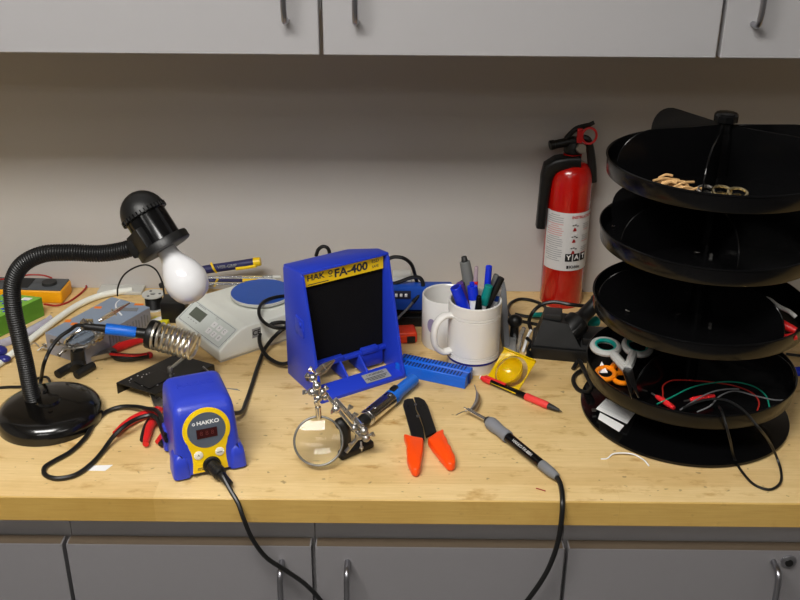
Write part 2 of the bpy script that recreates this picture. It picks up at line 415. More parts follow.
MB().lathe([(.0001, .0)]+[(.0285*sin(a), .0300*(1-cos(a))) for a in [pi/2*k/8 for k in range(1, 9)]]+[(.029, .031), (.0265, .0325), (.0001, .033)], hd, 40).build('cap', 'black', lamp, world=True)
b = MB().lathe([(.0255, .031), (.0258, .07), (.0262, .072)], hd, 40, caps=False)
for k in range(36): b.box((.0014, .0016, .006), (.0288, 0, .0295), Mt=hd @ RZ(2*pi*k/36))
b.build('socket_housing', 'black_gloss', lamp, world=True)
MB().lathe([(.018, .069), (.0325, .069), (.0335, .071), (.0335, .079), (.032, .080), (.018, .080)], hd, 44).build('rim', 'black', lamp, world=True)
sx = hd.to_3x3() @ V((0, 0, 1))
b = MB()
side = hd.inverted() @ GY(133, 247, YL-.02); ang = atan2(side.y, side.x); ang = atan2(sin(ang), cos(ang))
b.box((.018, .038, .024), (.023, 0, .060), bev=.003, Mt=hd @ RZ(ang)); b.box((.012, .02, .02), (.033, 0, .060), bev=.003, Mt=hd @ RZ(ang))
b.box((.010, .034, .026), (.0250, 0, .057), bev=.0015, Mt=hd @ RZ(ang*.42))
b.build('bracket', 'black', lamp, world=True)
bl = MB().lathe([(.0122, .079), (.0124, .087), (.0142, .0935), (.0182, .1005), (.0228, .1085), (.0257, .117), (.0266, .125), (.0256, .133), (.0224, .1415), (.017, .148), (.009, .152), (.0001, .1534)], hd, 40).build('bulb', 'bulb', lamp, world=True, smooth=80)
MB().lathe([(.0128, .072), (.0128, .080)], hd, 24).build('screw_cap', 'dull_metal', bl, world=True)
MB().lathe([(.0001, 0), (.0035, 0), (.0035, .003), (.0001, .003)], T(.012, -.028, .0285), 12).build('switch', 'black_gloss', lamp)
# lamp cord
cable('power_cord', [G(-6, 388, .003), G(8, 387, .003), G(24, 386, .004), G(36, 379, .006), G(46, 377, .010), G(50, 383, .012), G(44, 392, .033)], .0022, 'cord', '', parent=lamp)

# ================================================================== digital multimeter, its leads, boxes on the left
mm = thing('multimeter', 'yellow multimeter with dark face lying near the wall behind the lamp', 'multimeter', (-.703, 1.698, 0), radians(-2.5))
MB().box((.146, .054, .026), (0, 0, .0132), bev=.004, seg=3).build('case', 'yellow_dmm', mm)
b = MB().box((.142, .050, .004), (0, 0, .0265), bev=.0015); f_ = b.build('face', 'dmm_grey', mm)
MB().box((.040, .040, .0012), (-.012, 0, .0288)).build('display', 'ink_black', mm)
MB().lathe([(.0001, 0), (.014, 0), (.013, .005), (.0001, .005)], T(.042, 0, .0285), 24).build('dial', 'dark_grey', mm)
cable('test_lead', [GY(-4, 280, 1.70), GY(4, 279, 1.69), GY(18, 277, 1.68), GY(30, 274.8, 1.675), GY(44, 275.5, 1.68), GY(52, 278, 1.685)], .0016, 'red_wire', 'thin red test lead arching over the multimeter face', 'cable')
cable('test_lead', [G(44, 304, .002), G(56, 305.5, .002), G(66, 303, .002), G(76, 297, .002), G(85, 289, .003), G(86, 285.5, .003), G(80, 284, .003), G(73, 284.3, .004)], .0018, 'red_wire', 'thin red test lead looping on the worktop right of the multimeter', 'cable')
K = G(45, 315.5); d1 = V((-.5, -.866, 0)); d2 = V((-.90, .2, 0)).normalized(); hgt = .037
t = thing('green_carton', 'bright green printed carton at the left edge in front of the multimeter', 'box', (K.x, K.y, 0), 0)
b = MB(); P = [(0, 0), (d2.x*.075, d2.y*.075), (d2.x*.075+d1.x*.115, d2.y*.075+d1.y*.115), (d1.x*.115, d1.y*.115)]
b.prism(P, hgt, bev=.0008, seg=1)
for f in b.bm.faces: f.material_index = 0 if f.normal.z > .5 else 1
b.build('body', ['green_box', 'green_side'], t, smooth=0)
b = MB()
for i in range(22):
    u, v = random.uniform(.1, .9), random.uniform(.06, .9)
    q = d2*.075*u+d1*.115*v
    b.box((random.uniform(.003, .008), random.uniform(.003, .006), .0003), (q.x, q.y, hgt+.0002), Mt=None)
b.build('printed_shapes', 'pen_blue', t, smooth=0)
b = MB(); q = d2*.018+d1*.014; b.prism([(q.x-.012, q.y-.004), (q.x+.006, q.y-.006), (q.x+.010, q.y+.003), (q.x-.006, q.y+.006)], .0003, z0=hgt+.0001); b.build('white_patch', 'white', t, smooth=0)
b = MB()
for u, v in ((.5, .25), (.62, .4), (.4, .5)):
    q = d2*.075*u+d1*.115*v; b.box((.008, .003, .0003), (q.x, q.y, hgt+.0003))
b.build('yellow_print', 'packet_yellow', t, smooth=0)

# grey blue carton
A = G(150, 307, .04); B = G(115, 295, .04); e1 = V((-.465, -.885, 0)); e2 = V((-.885, .465, 0))
t = thing('grey_carton', 'grey blue carton with orange print lying under the small helping hand', 'box', (A.x, A.y, 0))
Lg, Wg = .160, .088
def carton_pt(u, v): q = e1*Lg*u+e2*Wg*v; return (q.x, q.y)
b = MB(); b.prism([carton_pt(0, 0), carton_pt(0, 1), carton_pt(1, 1), carton_pt(1, 0)], .04, bev=.0008, seg=1)
for f in b.bm.faces: f.material_index = 0 if f.normal.z > .5 else 1
b.build('body', ['carton_grey', 'carton_side'], t, smooth=0)
for (px_, py_, l, wd) in ((68, 321, .010, .010), (74, 324, .010, .009), (98, 307.5, .013, .008), (139, 304.5, .016, .007)):
    q = G(px_, py_, .04); MB().box((l, wd, .0003), (q.x-A.x, q.y-A.y, .0402)).build('orange_print', 'carton_orange', t, smooth=0)
b = MB()
for o in (0, .012):
    arc = [carton_pt(.02+.35*k/10+o, .75-.9*((k/10)-.0)**2*.9) for k in range(9)]
    b.tube([(x, y, .0402) for x, y in arc], .0007, 4, 0)
b.build('white_lines', 'white', t, smooth=0)
b = MB(); x, y = carton_pt(.16, .28); b.box((.030, .013, .0003), (x, y, .0403), Mt=None); b.build('dark_oval', 'mid_grey', t, smooth=0)
b = MB(); nrm = V((.885, -.465, 0))
for k in range(14):
    u = .06+k*.045; q = e1*Lg*u+nrm*.0003
    b.box((.0022, .0006, .022 if k % 3 else .014), (0, 0, 0), Mt=T(q.x, q.y, .021) @ RZ(atan2(e1.y, e1.x)))
b.build('side_print', 'mid_grey', t, smooth=0)
b = MB(); q = e1*Lg*.55+nrm*.0005; b.box((.012, .0006, .008), Mt=T(q.x, q.y, .006) @ RZ(atan2(e1.y, e1.x))); b.build('orange_mark', 'carton_orange', t, smooth=0)

# white cable and grey bag of parts, grey slab at the back
cable('white_cable', [G(-8, 369, .006), G(8, 357, .006), G(26, 343, .007), G(44, 329, .007), G(60, 317, .007), G(78, 305, .007), G(96, 297, .007), G(114, 292.5, .007), G(132, 290, .007)], .0058, 'white_cord', 'thick white cable sweeping from the left edge up to the back wall', seg=12)
b = MB(); rings_ = []
cen = [(G(-10, 352), .030), (G(10, 345), .034), (G(30, 336), .028), (G(46, 327), .016), (G(52, 323), .004)]
for i, (c, wd) in enumerate(cen):
    r_ = []
    for k in range(14):
        a = 2*pi*k/14; r_.append((c.x+.2*wd*cos(a)*.6+wd*.5*cos(a)*.8, c.y+wd*.62*cos(a)*.6, max(.001, .008+.008*sin(a)+.003*noise.noise(V((i*1.3, k*.9, 0))))))
    rings_.append(r_)
b.rings(rings_)
b.build('plastic_bag', 'bag'); bag = bpy.data.objects['plastic_bag']; tag(bag, 'crumpled clear plastic bag between the green carton and the white cable', 'bag')
b = MB(); p = G(4, 352, .012)
b.ball((p.x-.012, p.y, .014), .014, 14, (1.3, .9, .7)); b.ball((p.x+.006, p.y-.018, .009), .009, 14, (1.3, 1, .7))
tag(b.build('blue_plastic_lump', 'navy_band'), 'blue plastic lump wrapped in the clear bag at the left edge', 'plastic piece')
p = G(122, 291, .0); tag(MB().box((.085, .034, .007), (p.x, p.y-.002, .0035), bev=.002).build('power_strip', 'light_grey'), 'flat light grey strip at the wall behind the grey carton', 'power strip')

# wire spool
p = G(153, 311); sp_ = thing('wire_spool', 'spool of black wire with a white flange behind the grey carton', 'spool', (p.x, p.y+.012, 0))
MB().lathe([(.0001, 0), (.019, 0), (.019, .002), (.0001, .002)], None, 32).build('flange', 'light_grey', sp_)
b = MB(); pr = [(.0001, .002)]
for k in range(16): pr += [(.0150, .0025+k*.00155), (.0158, .0025+k*.00155+.0008)]
pr += [(.0001, .0275)]
b.lathe(pr, None, 28).build('wound_wire', 'cord', sp_, smooth=20)
fl = MB().lathe([(.005, .0272), (.020, .0272), (.020, .0295), (.005, .0295), (.005, .0272)], None, 32, caps=False).build('flange', 'light_grey', sp_)
b = MB()
for k in range(3): b.lathe([(.0001, 0), (.0025, 0), (.0025, .0004), (.0001, .0004)], RZ(2.1*k) @ T(.0125, 0, .0296), 10)
b.build('flange_hole', 'dark_grey', fl)
cable('thin_cable', [GY(117.5, 296, 1.66), GY(118, 287, 1.66), GY(124, 275, 1.66), GY(136, 267, 1.66), GY(147, 265, 1.66), GY(156, 270, 1.655), GY(162, 282, 1.65), GY(164.5, 297, 1.64), GY(166, 306, 1.63)], .0016, 'cord', 'thin black cable standing in an arch behind the light bulb')
p = G(176, 324); tag(MB().box((.044, .040, .040), (p.x-.004, p.y+.022, .020), bev=.002, Mt=None).build('dark_carton', 'black'), 'black block behind the bulb at the left end of the scale', 'box')
p = G(158, 325); tag(MB().prism([(-.022, -.012), (.018, -.014), (.020, .010), (-.010, .016)], .008, T(p.x, p.y+.004, 0), bev=.001).build('yellow_packet', 'packet_yellow'), 'small yellow packet lying between grey carton and scale', 'packet')
p = G(156, 319, .0085); tag(MB().prism([(-.012, -.009), (.010, -.004), (.013, .011), (.002, .008)], .0006, T(p.x, p.y, .0082)).build('paper_tag', 'paper'), 'small white paper tag on the yellow packet', 'paper')

# ================================================================== weighing scale
sc = thing('weighing_scale', 'pale grey digital weighing scale with a round blue pan', 'scale', (-.400, 1.567, 0), atan2(-.776, .63))
# local x = along the front (control) edge, local y = depth
prof = [(0, .004), (0, .0225), (.043, .0505), (.055, .053), (.195, .053), (.200, .048), (.200, .004)]
b = MB(); b.prism(prof, .156, Mx(((0, 0, 1, 0), (1, 0, 0, 0), (0, 1, 0, 0), (0, 0, 0, 1))), bev=.003, seg=3); b.build('case', 'scale_case', sc)
b = MB(); b.prism([(.003, .0005), (.003, .0055), (.197, .0055), (.197, .0005)], .150, T(.003) @ Mx(((0, 0, 1, 0), (1, 0, 0, 0), (0, 1, 0, 0), (0, 0, 0, 1)))); b.build('base_pan', 'light_grey', sc, smooth=0)
sl = atan2(.028, .043); PM = T(.078, .0215, .0365+.0003) @ RX(sl)
MB().prism(rrect(.146, .046, .003), .0006, PM, bev=0).build('control_panel', 'scale_panel', sc)
b = MB(); P_ = rrect(.140, .041, .003)
b.tube([(x, y, .0007) for x, y in P_], .0004, 4, 0, closed=True); b.bm.transform(PM); b.build('panel_outline', 'mid_grey', sc)
MB().box((.040, .019, .0006), (-.036, .004, .0009), Mt=PM).build('screen', 'lcd', sc, smooth=0)
for ky in (.006, -.008):
    for kx in (.018, .035, .052):
        k_ = MB().box((.012, .0105, .0008), (kx, ky, .0009), bev=.0003, seg=1, Mt=PM).build('key', 'white', sc, smooth=0)
b = MB()
for i, (kx, ky, s_) in enumerate(((.018, .006, '+'), (.035, .006, '>'), (.052, .006, 'C'), (.018, -.008, 'T'), (.035, -.008, '2'), (.052, -.008, '0'))): b.text(s_, .008, PM @ T(kx, ky, .0014), .0001)
for k in range(4): b.box((.004, .0012, .0002), (-.050+k*.009, -.010, .0007), Mt=PM)
for k in range(5): b.box((.0035, .0012, .0002), (-.052+k*.005, .0185, .0007), Mt=PM)
b.text('PCE', .005, PM @ T(.012, .0175, .0007), .0001); b.build('key_symbols', 'ink_grey', sc, smooth=0)
MB().lathe([(.0001, 0), (.034, 0), (.034, .004), (.0001, .004)], T(.072, .135, .0525), 32).build('pan_support', 'dark_grey', sc)
pn = MB().lathe([(.0001, 0), (.053, 0), (.0545, .0015), (.0545, .0055), (.0535, .0062)], T(.072, .135, .0565), 64).build('pan', 'light_grey', sc)
MB().lathe([(.0001, .0), (.0533, 0), (.0533, .0006), (.0001, .0006)], T(.072, .135, .0625), 64).build('pan_cover', 'blue_pan', pn)
ce = MB().box((.0004, .017, .017), (.1563, .072, .036)).build('approval_label', 'label_grey', sc, smooth=0)
MB().text('CE', .013, T(.1567, .072, .036) @ RZ(pi/2) @ RX(pi/2), .0001, bold=.0003).build('lettering', 'ink_black', ce, smooth=0)
for x in (.02, .136):
    for y in (.02, .18): MB().lathe([(.007, 0), (.007, .0025)], T(x, y, -.0001), 16).build('foot', 'rubber', sc)

# ================================================================== navy and yellow pliers by the wall, clear tubes
def gripline(pts, r, mat, name, parent, world=True, flat=1.0):
    return MB().tube(pts, r, 10, 6).build(name, mat, parent, world=world)
yk = 1.70
t = thing('groove_joint_pliers', 'navy and yellow handled pliers propped open against the wall behind the scale', 'pliers', GY(185, 290, yk)-V((0, 0, GY(185, 290, yk).z)))
def taper(a, c): return lambda u: a+(c-a)*u
hp = [GY(x, y, yk) for x, y in ((200, 270.5), (214, 268.3), (230, 266), (246, 263.6), (255, 262.2))]
h = MB().tube(hp, taper(.0082, .0080), 12, 6).build('handle', 'navy', t, world=True)
MB().tube([GY(254, 262.3, yk), GY(258, 261.7, yk), GY(260.5, 261.3, yk)], taper(.0090, .0078), 12, 4).build('end_cap', 'yellow', h, world=True)
MB().tube([GY(236, 268.6, yk-.006), GY(247, 267.2, yk-.006), GY(256, 265.6, yk-.006)], .0038, 8, 4).build('grip_stripe', 'yellow', h, world=True)
MB().tube([GY(211, 262.8, yk-.002), GY(213.5, 268.5, yk-.009), GY(216.5, 272.5, yk-.004)], .0022, 8, 4).build('band', 'yellow', h, world=True)
MB().text('VISE-GRIP', .0085, frame(GY(227, 266.5, yk-.0087), (0, -1, 0), V((1, 0, .12))), .0003).build('lettering', 'label_grey', h, world=True)
hq = [GY(x, y, yk-.004) for x, y in ((202, 281), (216, 281.8), (236, 282), (244, 281.8))]
h = MB().tube(hq, taper(.006, .0055), 12, 6).build('handle', 'navy', t, world=True)
MB().tube([GY(243, 281.6, yk-.004), GY(252, 281, yk-.004), GY(262, 280.2, yk-.004)], taper(.0057, .004), 10, 4).build('end_cap', 'yellow', h, world=True)
MB().tube([GY(214.5, 286, yk-.008), GY(216, 282, yk-.011), GY(218, 278.5, yk-.008)], .002, 8, 4).build('band', 'yellow', h, world=True)
b = MB(); b.tube([GY(203, 270.5, yk), GY(192, 274, yk), GY(180, 279, yk)], taper(.0085, .010), 12, 5); b.tube([GY(205, 280.8, yk-.004), GY(192, 278.5, yk-.004), GY(178, 279, yk-.002)], taper(.006, .009), 12, 5)
b.tube([GY(180, 279, yk), GY(168, 283, yk), GY(160, 286, yk)], taper(.011, .005), 10, 5)
b.build('jaw', 'dark_grey', t, world=True)
p0, p1 = GY(188, 277.5, 1.672), GY(274, 277.0, 1.676)
ct = thing('clear_tube', 'longer clear plastic tube lying across the back behind the scale', 'tube', p0-V((0, 0, p0.z)), group=None)
b = MB(); b.tube([p0, p1], .0028, 10, 2); b.build('tube_body', 'clear_plastic', ct, world=True)
MB().tube([p1-V((.002, 0, 0)), p1+V((.012, 0, 0))], .003, 10, 2).build('end_plug', 'light_grey', ct, world=True)
p0, p1 = GY(188, 283.6, 1.668), GY(252, 283.8, 1.672)
ct = thing('clear_tube', 'shorter clear plastic tube below the longer one behind the scale', 'tube', p0-V((0, 0, p0.z)))
MB().tube([p0, p1], .0030, 10, 2).build('tube_body', 'clear_plastic', ct, world=True)

# ================================================================== soldering station (blue, front left)
fx = radians(22)
sb = G(177, 486); sf = G(247, 470)
fc = (sb+sf)/2; c0 = fc+V((-sin(fx), cos(fx), 0))*.058
st = thing('soldering_station', 'small blue soldering station with a yellow front panel at the bench front', 'soldering station', (c0.x, c0.y, 0), fx)
S8 = radians(7.5); sl_ = math.tan(S8)
secs = [(.007, .092, .0), (.03, .090, 0), (.07, .086, 0), (.090, .083, 0), (.099, .080, .003), (.1045, .073, .008), (.1075, .062, .0145), (.1088, .045, .024)]
R_ = []
for z, wd, ins in secs:
    yf_ = -.052+z*sl_+ins; yb_ = .058-ins*.8
    R_.append([(x, (yf_+yb_)/2+y, z) for x, y in rrect(wd, yb_-yf_, max(.006, .011-ins*.2), 6)])
b = MB().rings(R_)
for sx in (-1, 1):
    for (yy, ln) in ((-.034, .036), (.040, .034)):
        rr = [[(sx*.0385+x, yy+y, z) for x, y in rrect(w_, l_, .006, 4)] for z, w_, l_ in ((.004, .024, ln+.002), (.022, .022, ln), (.033, .018, ln-.004), (.0385, .008, ln-.014))]
        b.rings(rr)
b.build('housing', 'blue', st, smooth=50)
for sx in (-1, 1):
    for yy in (-.036, .042): MB().lathe([(.008, 0), (.009, .005)], T(sx*.037, yy, 0), 16).build('foot', 'rubber', st)
FM = T(0, -.052, 0) @ RX(pi/2-S8)
kp = [(-.0245, .008)]+[(-.0230, .022), (-.0230, .032), (-.0240, .040), (-.0262, .046)]
cyk = .0695; rk = .0325; a0 = atan2(.046-cyk, -.0262)
arc = [(rk*cos(a), cyk+rk*sin(a)) for a in [(pi+ (a0+pi)) - (2*(a0+pi)+pi)*k/28 for k in range(1, 28)]]
kp += arc+[(-x, y) for x, y in reversed(kp)]
fp = MB().prism(kp, .0022, FM @ T(0, 0, -.0008), bev=.0006, seg=2).build('front_panel', 'yellow', st)
fd = MB().lathe([(.0001, 0), (.0262, 0), (.0258, .0006), (.0001, .0008)], FM @ T(0, cyk, .0012), 48).build('display_face', 'face_grey', fp)
MB().box((.028, .0135, .0008), (0, cyk-.004, .0022), Mt=FM).build('display', 'led', fd, smooth=0)
b = MB(); b.text('HAKKO', .0076, FM @ T(.0028, cyk+.0115, .0021), .0002, sx=1.15, bold=.0002); b.lathe([(.0012, 0), (.0021, 0), (.0021, .0004), (.0012, .0004), (.0012, 0)], FM @ T(-.0165, cyk+.0115, .0019), 20, caps=False); b.build('lettering', 'white', fd, smooth=0)
b = MB()
for k in range(3):
    b.text('8', .009, FM @ T(-.0075+k*.0075, cyk-.004, .0026), .0001)
b.build('digits', pm('display_digits', (92, 34, 30), .4), fd, smooth=0)
for i, kx in enumerate((-.0145, .0145)):
    bb = MB().lathe([(.0001, 0), (.0062, 0), (.0062, .0016), (.0052, .0022), (.0001, .0023)], FM @ T(kx, .0345, .0008), 28).build('button', 'cream', fp)
    MB().text(('^', 'enter')[i], (.008, .0034)[i], FM @ T(kx, .0345-.001*(i == 0), .0032), .0001).build('button_symbol', 'ink_black', bb, smooth=0)
b = MB(); b.text('FX-888D', .0036, FM @ T(-.011, .0125, .0016), .0001); b.box((.013, .0007, .0002), (-.011, .0150, .0016), Mt=FM); b.build('model_print', 'ink', fp, smooth=0)
so = MB().lathe([(.0001, 0), (.0125, 0), (.0125, .003), (.010, .0045), (.0095, .0045), (.0001, .0045)], FM @ T(.002, .0170, .0008), 32).build('socket', 'black', fp)
pax = V((.30, -.88, -.16)).normalized(); pb = FM @ V((.002, .0170, .003))
b = MB(); b.lathe([(.0088, 0), (.0088, .010), (.0098, .011), (.0098, .020), (.0085, .0215), (.0085, .0225), (.0062, .024), (.0052, .045), (.0042, .046), (.0001, .047)], frame(pb, pax), 24)
b.build('plug', 'black', st, smooth=35)
b = MB(); b.text('HAKKO', .015, T(0, .016, .1086), .0005); b.build('embossed_lettering', 'blue', st, smooth=0)
pe = Mw(st) @ (pb+pax*.040)
cable('handpiece_cord', [pe, G(222, 474, .020), G(231, 491, .006), GY(238, 503, YF-.003), GY(243, 517, YF-.012), GY(253, 540, YF-.014), GY(267, 558, YF-.014), GY(285, 570, YF-.014), GY(305, 584, YF-.015), GY(322, 602, YF-.016), GY(334, 622, YF-.016)], .0032, 'cord', '', parent=st)
# loop of cord behind/left of the station
sbk = Mw(st)
cable('power_cord', [sbk @ V((-.046, .022, .030)), G(157, 411, .026), G(146, 408.5, .020), G(134, 406.5, .010), G(120, 407, .006), G(106, 412, .004), G(94, 424, .004), G(85, 438, .004), G(70, 452, .004), G(54, 461, .004), G(45, 467, .004), G(44.5, 474, .004), G(56, 478.5, .004), G(74, 475.5, .004), G(90, 465, .004), G(102, 452, .004), G(113, 437, .012), G(124, 426.5, .020), G(138, 418.5, .022), G(152, 415.5, .024), sbk @ V((-.047, .014, .027))], .0034, 'cord', '', parent=st)
cable('bench_cable', [sbk @ V((.047, .05, .03)), G(241, 412, .012), G(246, 402, .005), G(252, 385, .004), G(258, 366, .005), G(266, 347, .014), G(276, 335, .024), G(287, 326, .034)], .0034, 'cord', 'black cable rising from the blue station past the scale to the fume extractor')
cable('looped_cable', [G(301, 355, .025), G(293, 361, .018), G(282, 364, .010), G(269, 358, .012), G(261, 347, .020), G(259.5, 336, .028), G(263, 328, .036), G(273, 323.5, .044), G(284, 322.5, .048), G(290, 326, .048)], .0034, 'cord', 'black cord looping out of the left side of the fume extractor')
cable('black_cable', [G(290, 295.5, .064), G(276, 297, .0665), G(265, 301, .068), G(259, 309, .068), G(260.5, 318, .062), G(268, 325, .058), G(277, 328, .054), G(287, 328, .05)], .0030, 'cord', 'black cable curling over the edge of the blue scale pan')
p = G(100, 468); tag(MB().prism([(-.016, -.007), (.009, -.007), (.016, .007), (-.010, .005)], .0004, T(p.x, p.y, .0002)).build('paper_scrap', 'paper'), 'small white paper scrap on the worktop left of the blue station', 'paper')

# ================================================================== fume extractor
fa = radians(33)
fo = G(320.5, 405)
fe = thing('fume_extractor', 'large blue solder fume extractor with a black foam filter', 'fume extractor', (fo.x+.001, fo.y+.002, 0), fa)
W = .1555; H = .2; D = .103
YZ = Mx(((0, 0, 1, 0), (1, 0, 0, 0), (0, 1, 0, 0), (0, 0, 0, 1)))   # prism (y,z) extruded along x
def sideprof(D): return [(0, 0), (0, .010), (.007, .026), (.046, .180), (.050, .195), (.056, H+.001), (D-.005, H-.007*D/.113), (D, H-.012), (D, 0)]
D = .114; D2 = .082
b = MB()
b.prism(sideprof(D), .005, YZ, bev=.0015); b.prism(sideprof(D2), .005, T(W-.005) @ YZ, bev=.0015)
b.prism([(.0005, .0505), (W-.0005, .0505), (W-.0005, D2), (W-.040, D-.001), (.0005, D-.001)], .0045, T(0, .056, H-.0035) @ RX(-atan2(.007, .057)) @ T(0, -.056, 0), bev=.0018)
b.prism([(.004, D-.030), (W-.050, D-.030), (W-.004, D2-.012), (W-.004, D2-.002), (W-.041, D-.002), (.004, D-.002)], .168, T(0, 0, H-.180), bev=.001)
b.build('hood', 'blue_hood', fe)
b = MB()
b.prism([(.000, 0), (.000, .006), (.030, .015), (.030, .009), (.004, 0)], W-.004, T(.002) @ YZ, bev=.0006)
b.box((W-.008, .010, .006), (W/2, .058, .033), bev=.0006); b.box((.05, .010, .010), (.045, .056, .036), bev=.001); b.box((.03, .010, .010), (.120, .056, .036), bev=.001)
for x in (.062, .098): b.prism([(.025, .006), (.025, .015), (.052, .034), (.085, .034), (.085, 0.006)], .003, T(x) @ YZ, bev=.0004)
b.build('lower_grille', 'blue_hood', fe)
b = MB(); b.box((.046, .022, .025), (.122, .064, .018), bev=.002); b.build('motor_cover', 'blue_dark', fe)
MB().box((W-.012, .006, .140), (W/2, .0655, .107)).build('filter', 'filter', fe, smooth=0)
FAM = T(W/2, .0585, .1845) @ RX(pi/2)
lb = MB().box((W-.014, .0225, .001), (0, 0, 0), Mt=FAM).build('name_label', 'label_yellow', fe, smooth=0)
b = MB(); b.text('HAK', .0135, FAM @ T(-.050, .002, .0006), .0002, sx=1.1, bold=.0002); b.text('O', .0095, FAM @ T(-.0245, .0035, .0006), .0002, bold=.0003); b.text('FA-400', .0185, FAM @ T(.012, -.0005, .0006), .0002, sx=1.1, bold=.0005)
b.box((.036, .0012, .0003), (-.046, -.0085, .0007), Mt=FAM); b.box((.006, .0012, .0003), (-.0245, -.0025, .0007), Mt=FAM)
b.text('ESD', .0075, FAM @ T(.056, .0045, .0006), .0002, sx=1.1); b.text('SAFE', .006, FAM @ T(.056, -.0045, .0006), .0002)
b.build('lettering', 'ink', lb, smooth=0)
WM = T(.108, .0135, .0108) @ RX(atan2(.009, .030))
wl = MB().box((.046, .019, .0006), (0, 0, .0003), Mt=WM).build('warning_label', 'label_grey', fe, smooth=0)
b = MB(); b.text('! WARNING', .0058, WM @ T(0, .005, .0008), .0001)
for k in range(3): b.box((.040-.006*k, .0012, .0001), (-.001, -.0005-k*.0028, .0008), Mt=WM)
b.build('lettering', 'ink_black', wl, smooth=0)
b = MB(); b.box((.003, .026, .030), (-.0006, .062, .108), bev=.001); b.lathe([(.0001, 0), (.006, 0), (.0055, .0025), (.0001, .003)], frame((-.001, .060, .112), (-1, 0, 0)), 20); b.build('side_latch', 'blue_hood', fe)
b = MB(); b.lathe([(.0042, 0), (.0042, .006), (.0001, .006)], frame((-.0002, .035, .030), (-1, 0, 0)), 14); b.build('cord_bushing', 'black', fe)
b = MB(); b.tube([GY(316, 256, 1.56), GY(318.5, 249.5, 1.56), GY(323, 246.5, 1.56), GY(327.5, 248, 1.56), GY(330, 256, 1.56), GY(331, 275, 1.56), G(332, 300, .003), G(345, 310, .003)], .0032, 8, 8)
tag(b.build('looped_cable', 'cord'), 'black cord loop peeking over the top of the fume extractor', 'cable')

# ================================================================== helping hands: shared builders (local to world)
def clip(parent, p, d, up, L=.045, mats='chrome', name='alligator_clip', gap=1.0):
    Mt = frame(p, d, up); b = MB()
    b.lathe([(.0030, 0), (.0030, .010), (.0026, .0105)], Mt, 12)
    for s in (-1, 1):
        R_ = []
        for u, wv, hv, off in ((0, .0028, .0024, .0036), (.35, .0032, .0028, .0044), (.6, .0026, .0026, .0028), (1, .0009, .0010, .0006)):
            R_.append([(s*(off*gap+hv*.5*sy_), wv*sx_, .006+L*u) for sx_, sy_ in ((-1, -1), (1, -1), (1, 1), (-1, 1))])
        b.rings(R_, Mt=Mt)
    b.tube([Mt @ V((-.007, 0, .006+L*.42)), Mt @ V((.007, 0, .006+L*.42))], .0013, 8, 0)
    return b.build(name, mats, parent, world=True)
def knuckle(b, p, r=.006):
    b.ball(p, r, 14)
def wing(b, p, d, r=.0055):
    Mt = frame(p, d); b.lathe([(.0016, 0), (.0016, .007), (.0028, .0075), (.0028, .010), (.0001, .0105)], Mt, 10); b.box((.0075, .0018, .0045), (0, 0, .011), bev=.0008, Mt=Mt)

# ---- front helping hands
YH = G(318, 466).y
hb = G(350, 452)
hh = thing('helping_hands', 'front helping hands with a clear magnifying lens and black base', 'helping hands', (hb.x, hb.y, 0))
b = MB()
g0, g1 = G(341, 457), G(367, 446)
dr = (g1-g0).normalized(); ctr = (g0+g1)/2
b.box(((g1-g0).length+.012, .022, .012), (0, 0, .006), bev=.004, seg=3, Mt=T(ctr.x, ctr.y, 0) @ RZ(atan2(dr.y, dr.x)))
u0 = G(344, 453, .006)
u1 = GY(340.5, 424, u0.y+.004)
b.tube([u0+V((0, .002, 0)), u0+V((0, .004, .012)), u1+V((.003, 0, 0)), u1+V((-.002, 0, .002))], lambda u: .0105-.002*u, 10, 5)
b.ball(tuple(u1), .0095, 14)
b.build('base', 'iron_black', hh, world=True)
lc = GY(318.5, 441, YH+.004); ln = V((.015, -.80, .57)).normalized()
LM = frame(lc, ln, (0, 0, 1)); rl = .0335
rg = MB(); rg.tube([LM @ V((rl*cos(2*pi*k/48), rl*sin(2*pi*k/48), 0)) for k in range(48)], .0017, 10, 0, closed=True)
ringo = rg.build('lens_ring', 'ring_metal', hh, world=True)
pf = []
for k in range(9): pf.append((max(1e-5, (rl-.0012)*k/8), .0042*(1-(k/8)**2)+.0006))
pf2 = [(r_, -z_) for r_, z_ in reversed(pf)]
MB().lathe(pf+pf2, LM, 48, caps=False).build('lens', 'glass', ringo, world=True, smooth=60)
ct_ = GY(316, 384, YH+.018)
b = MB(); tp = LM @ V((rl, 0, 0)); b.cyl(tp-(LM.to_3x3() @ V((.002, 0, 0))), tp+(ct_-tp)*.30, .0042, .0042, 14); b.cyl(tp+(ct_-tp)*.28, ct_, .0022, .0022, 10); b.build('lens_stem', 'chrome', ringo, world=True)
b = MB()
jp = [GY(313, 378, YH+.018), GY(317, 386, YH+.012), GY(312, 392, YH+.014), GY(322, 392, YH+.018), GY(318, 398, YH+.012), GY(325, 396, YH+.020)]
for p in jp: knuckle(b, tuple(p), .0062)
for p, d in ((jp[0], (-.6, -.3, .5)), (jp[2], (-1, -.3, .1)), (jp[3], (.6, -.2, .8)), (jp[4], (-.3, -1, -.2)), (GY(314, 372, YH+.018), (-.4, -.5, .7))): wing(b, p, V(d))
b.tube([jp[0], jp[1], jp[4], jp[5]], .0034, 8, 4)
b.build('swivel_joint', 'chrome', hh, world=True)
clip(hh, GY(314, 376, YH+.02), GY(332, 362, YH+.035)-GY(314, 376, YH+.02), (0, 0, 1), .030, 'dull_metal')
r0, r1 = GY(325, 393, YH+.02), GY(359, 436, YH+.012)
MB().cyl(r0, r1, .0027, .0027, 12).build('cross_rod', 'chrome', hh, world=True)
q0, q1 = GY(333, 404, YH+.016), GY(364, 430, YH+.024)
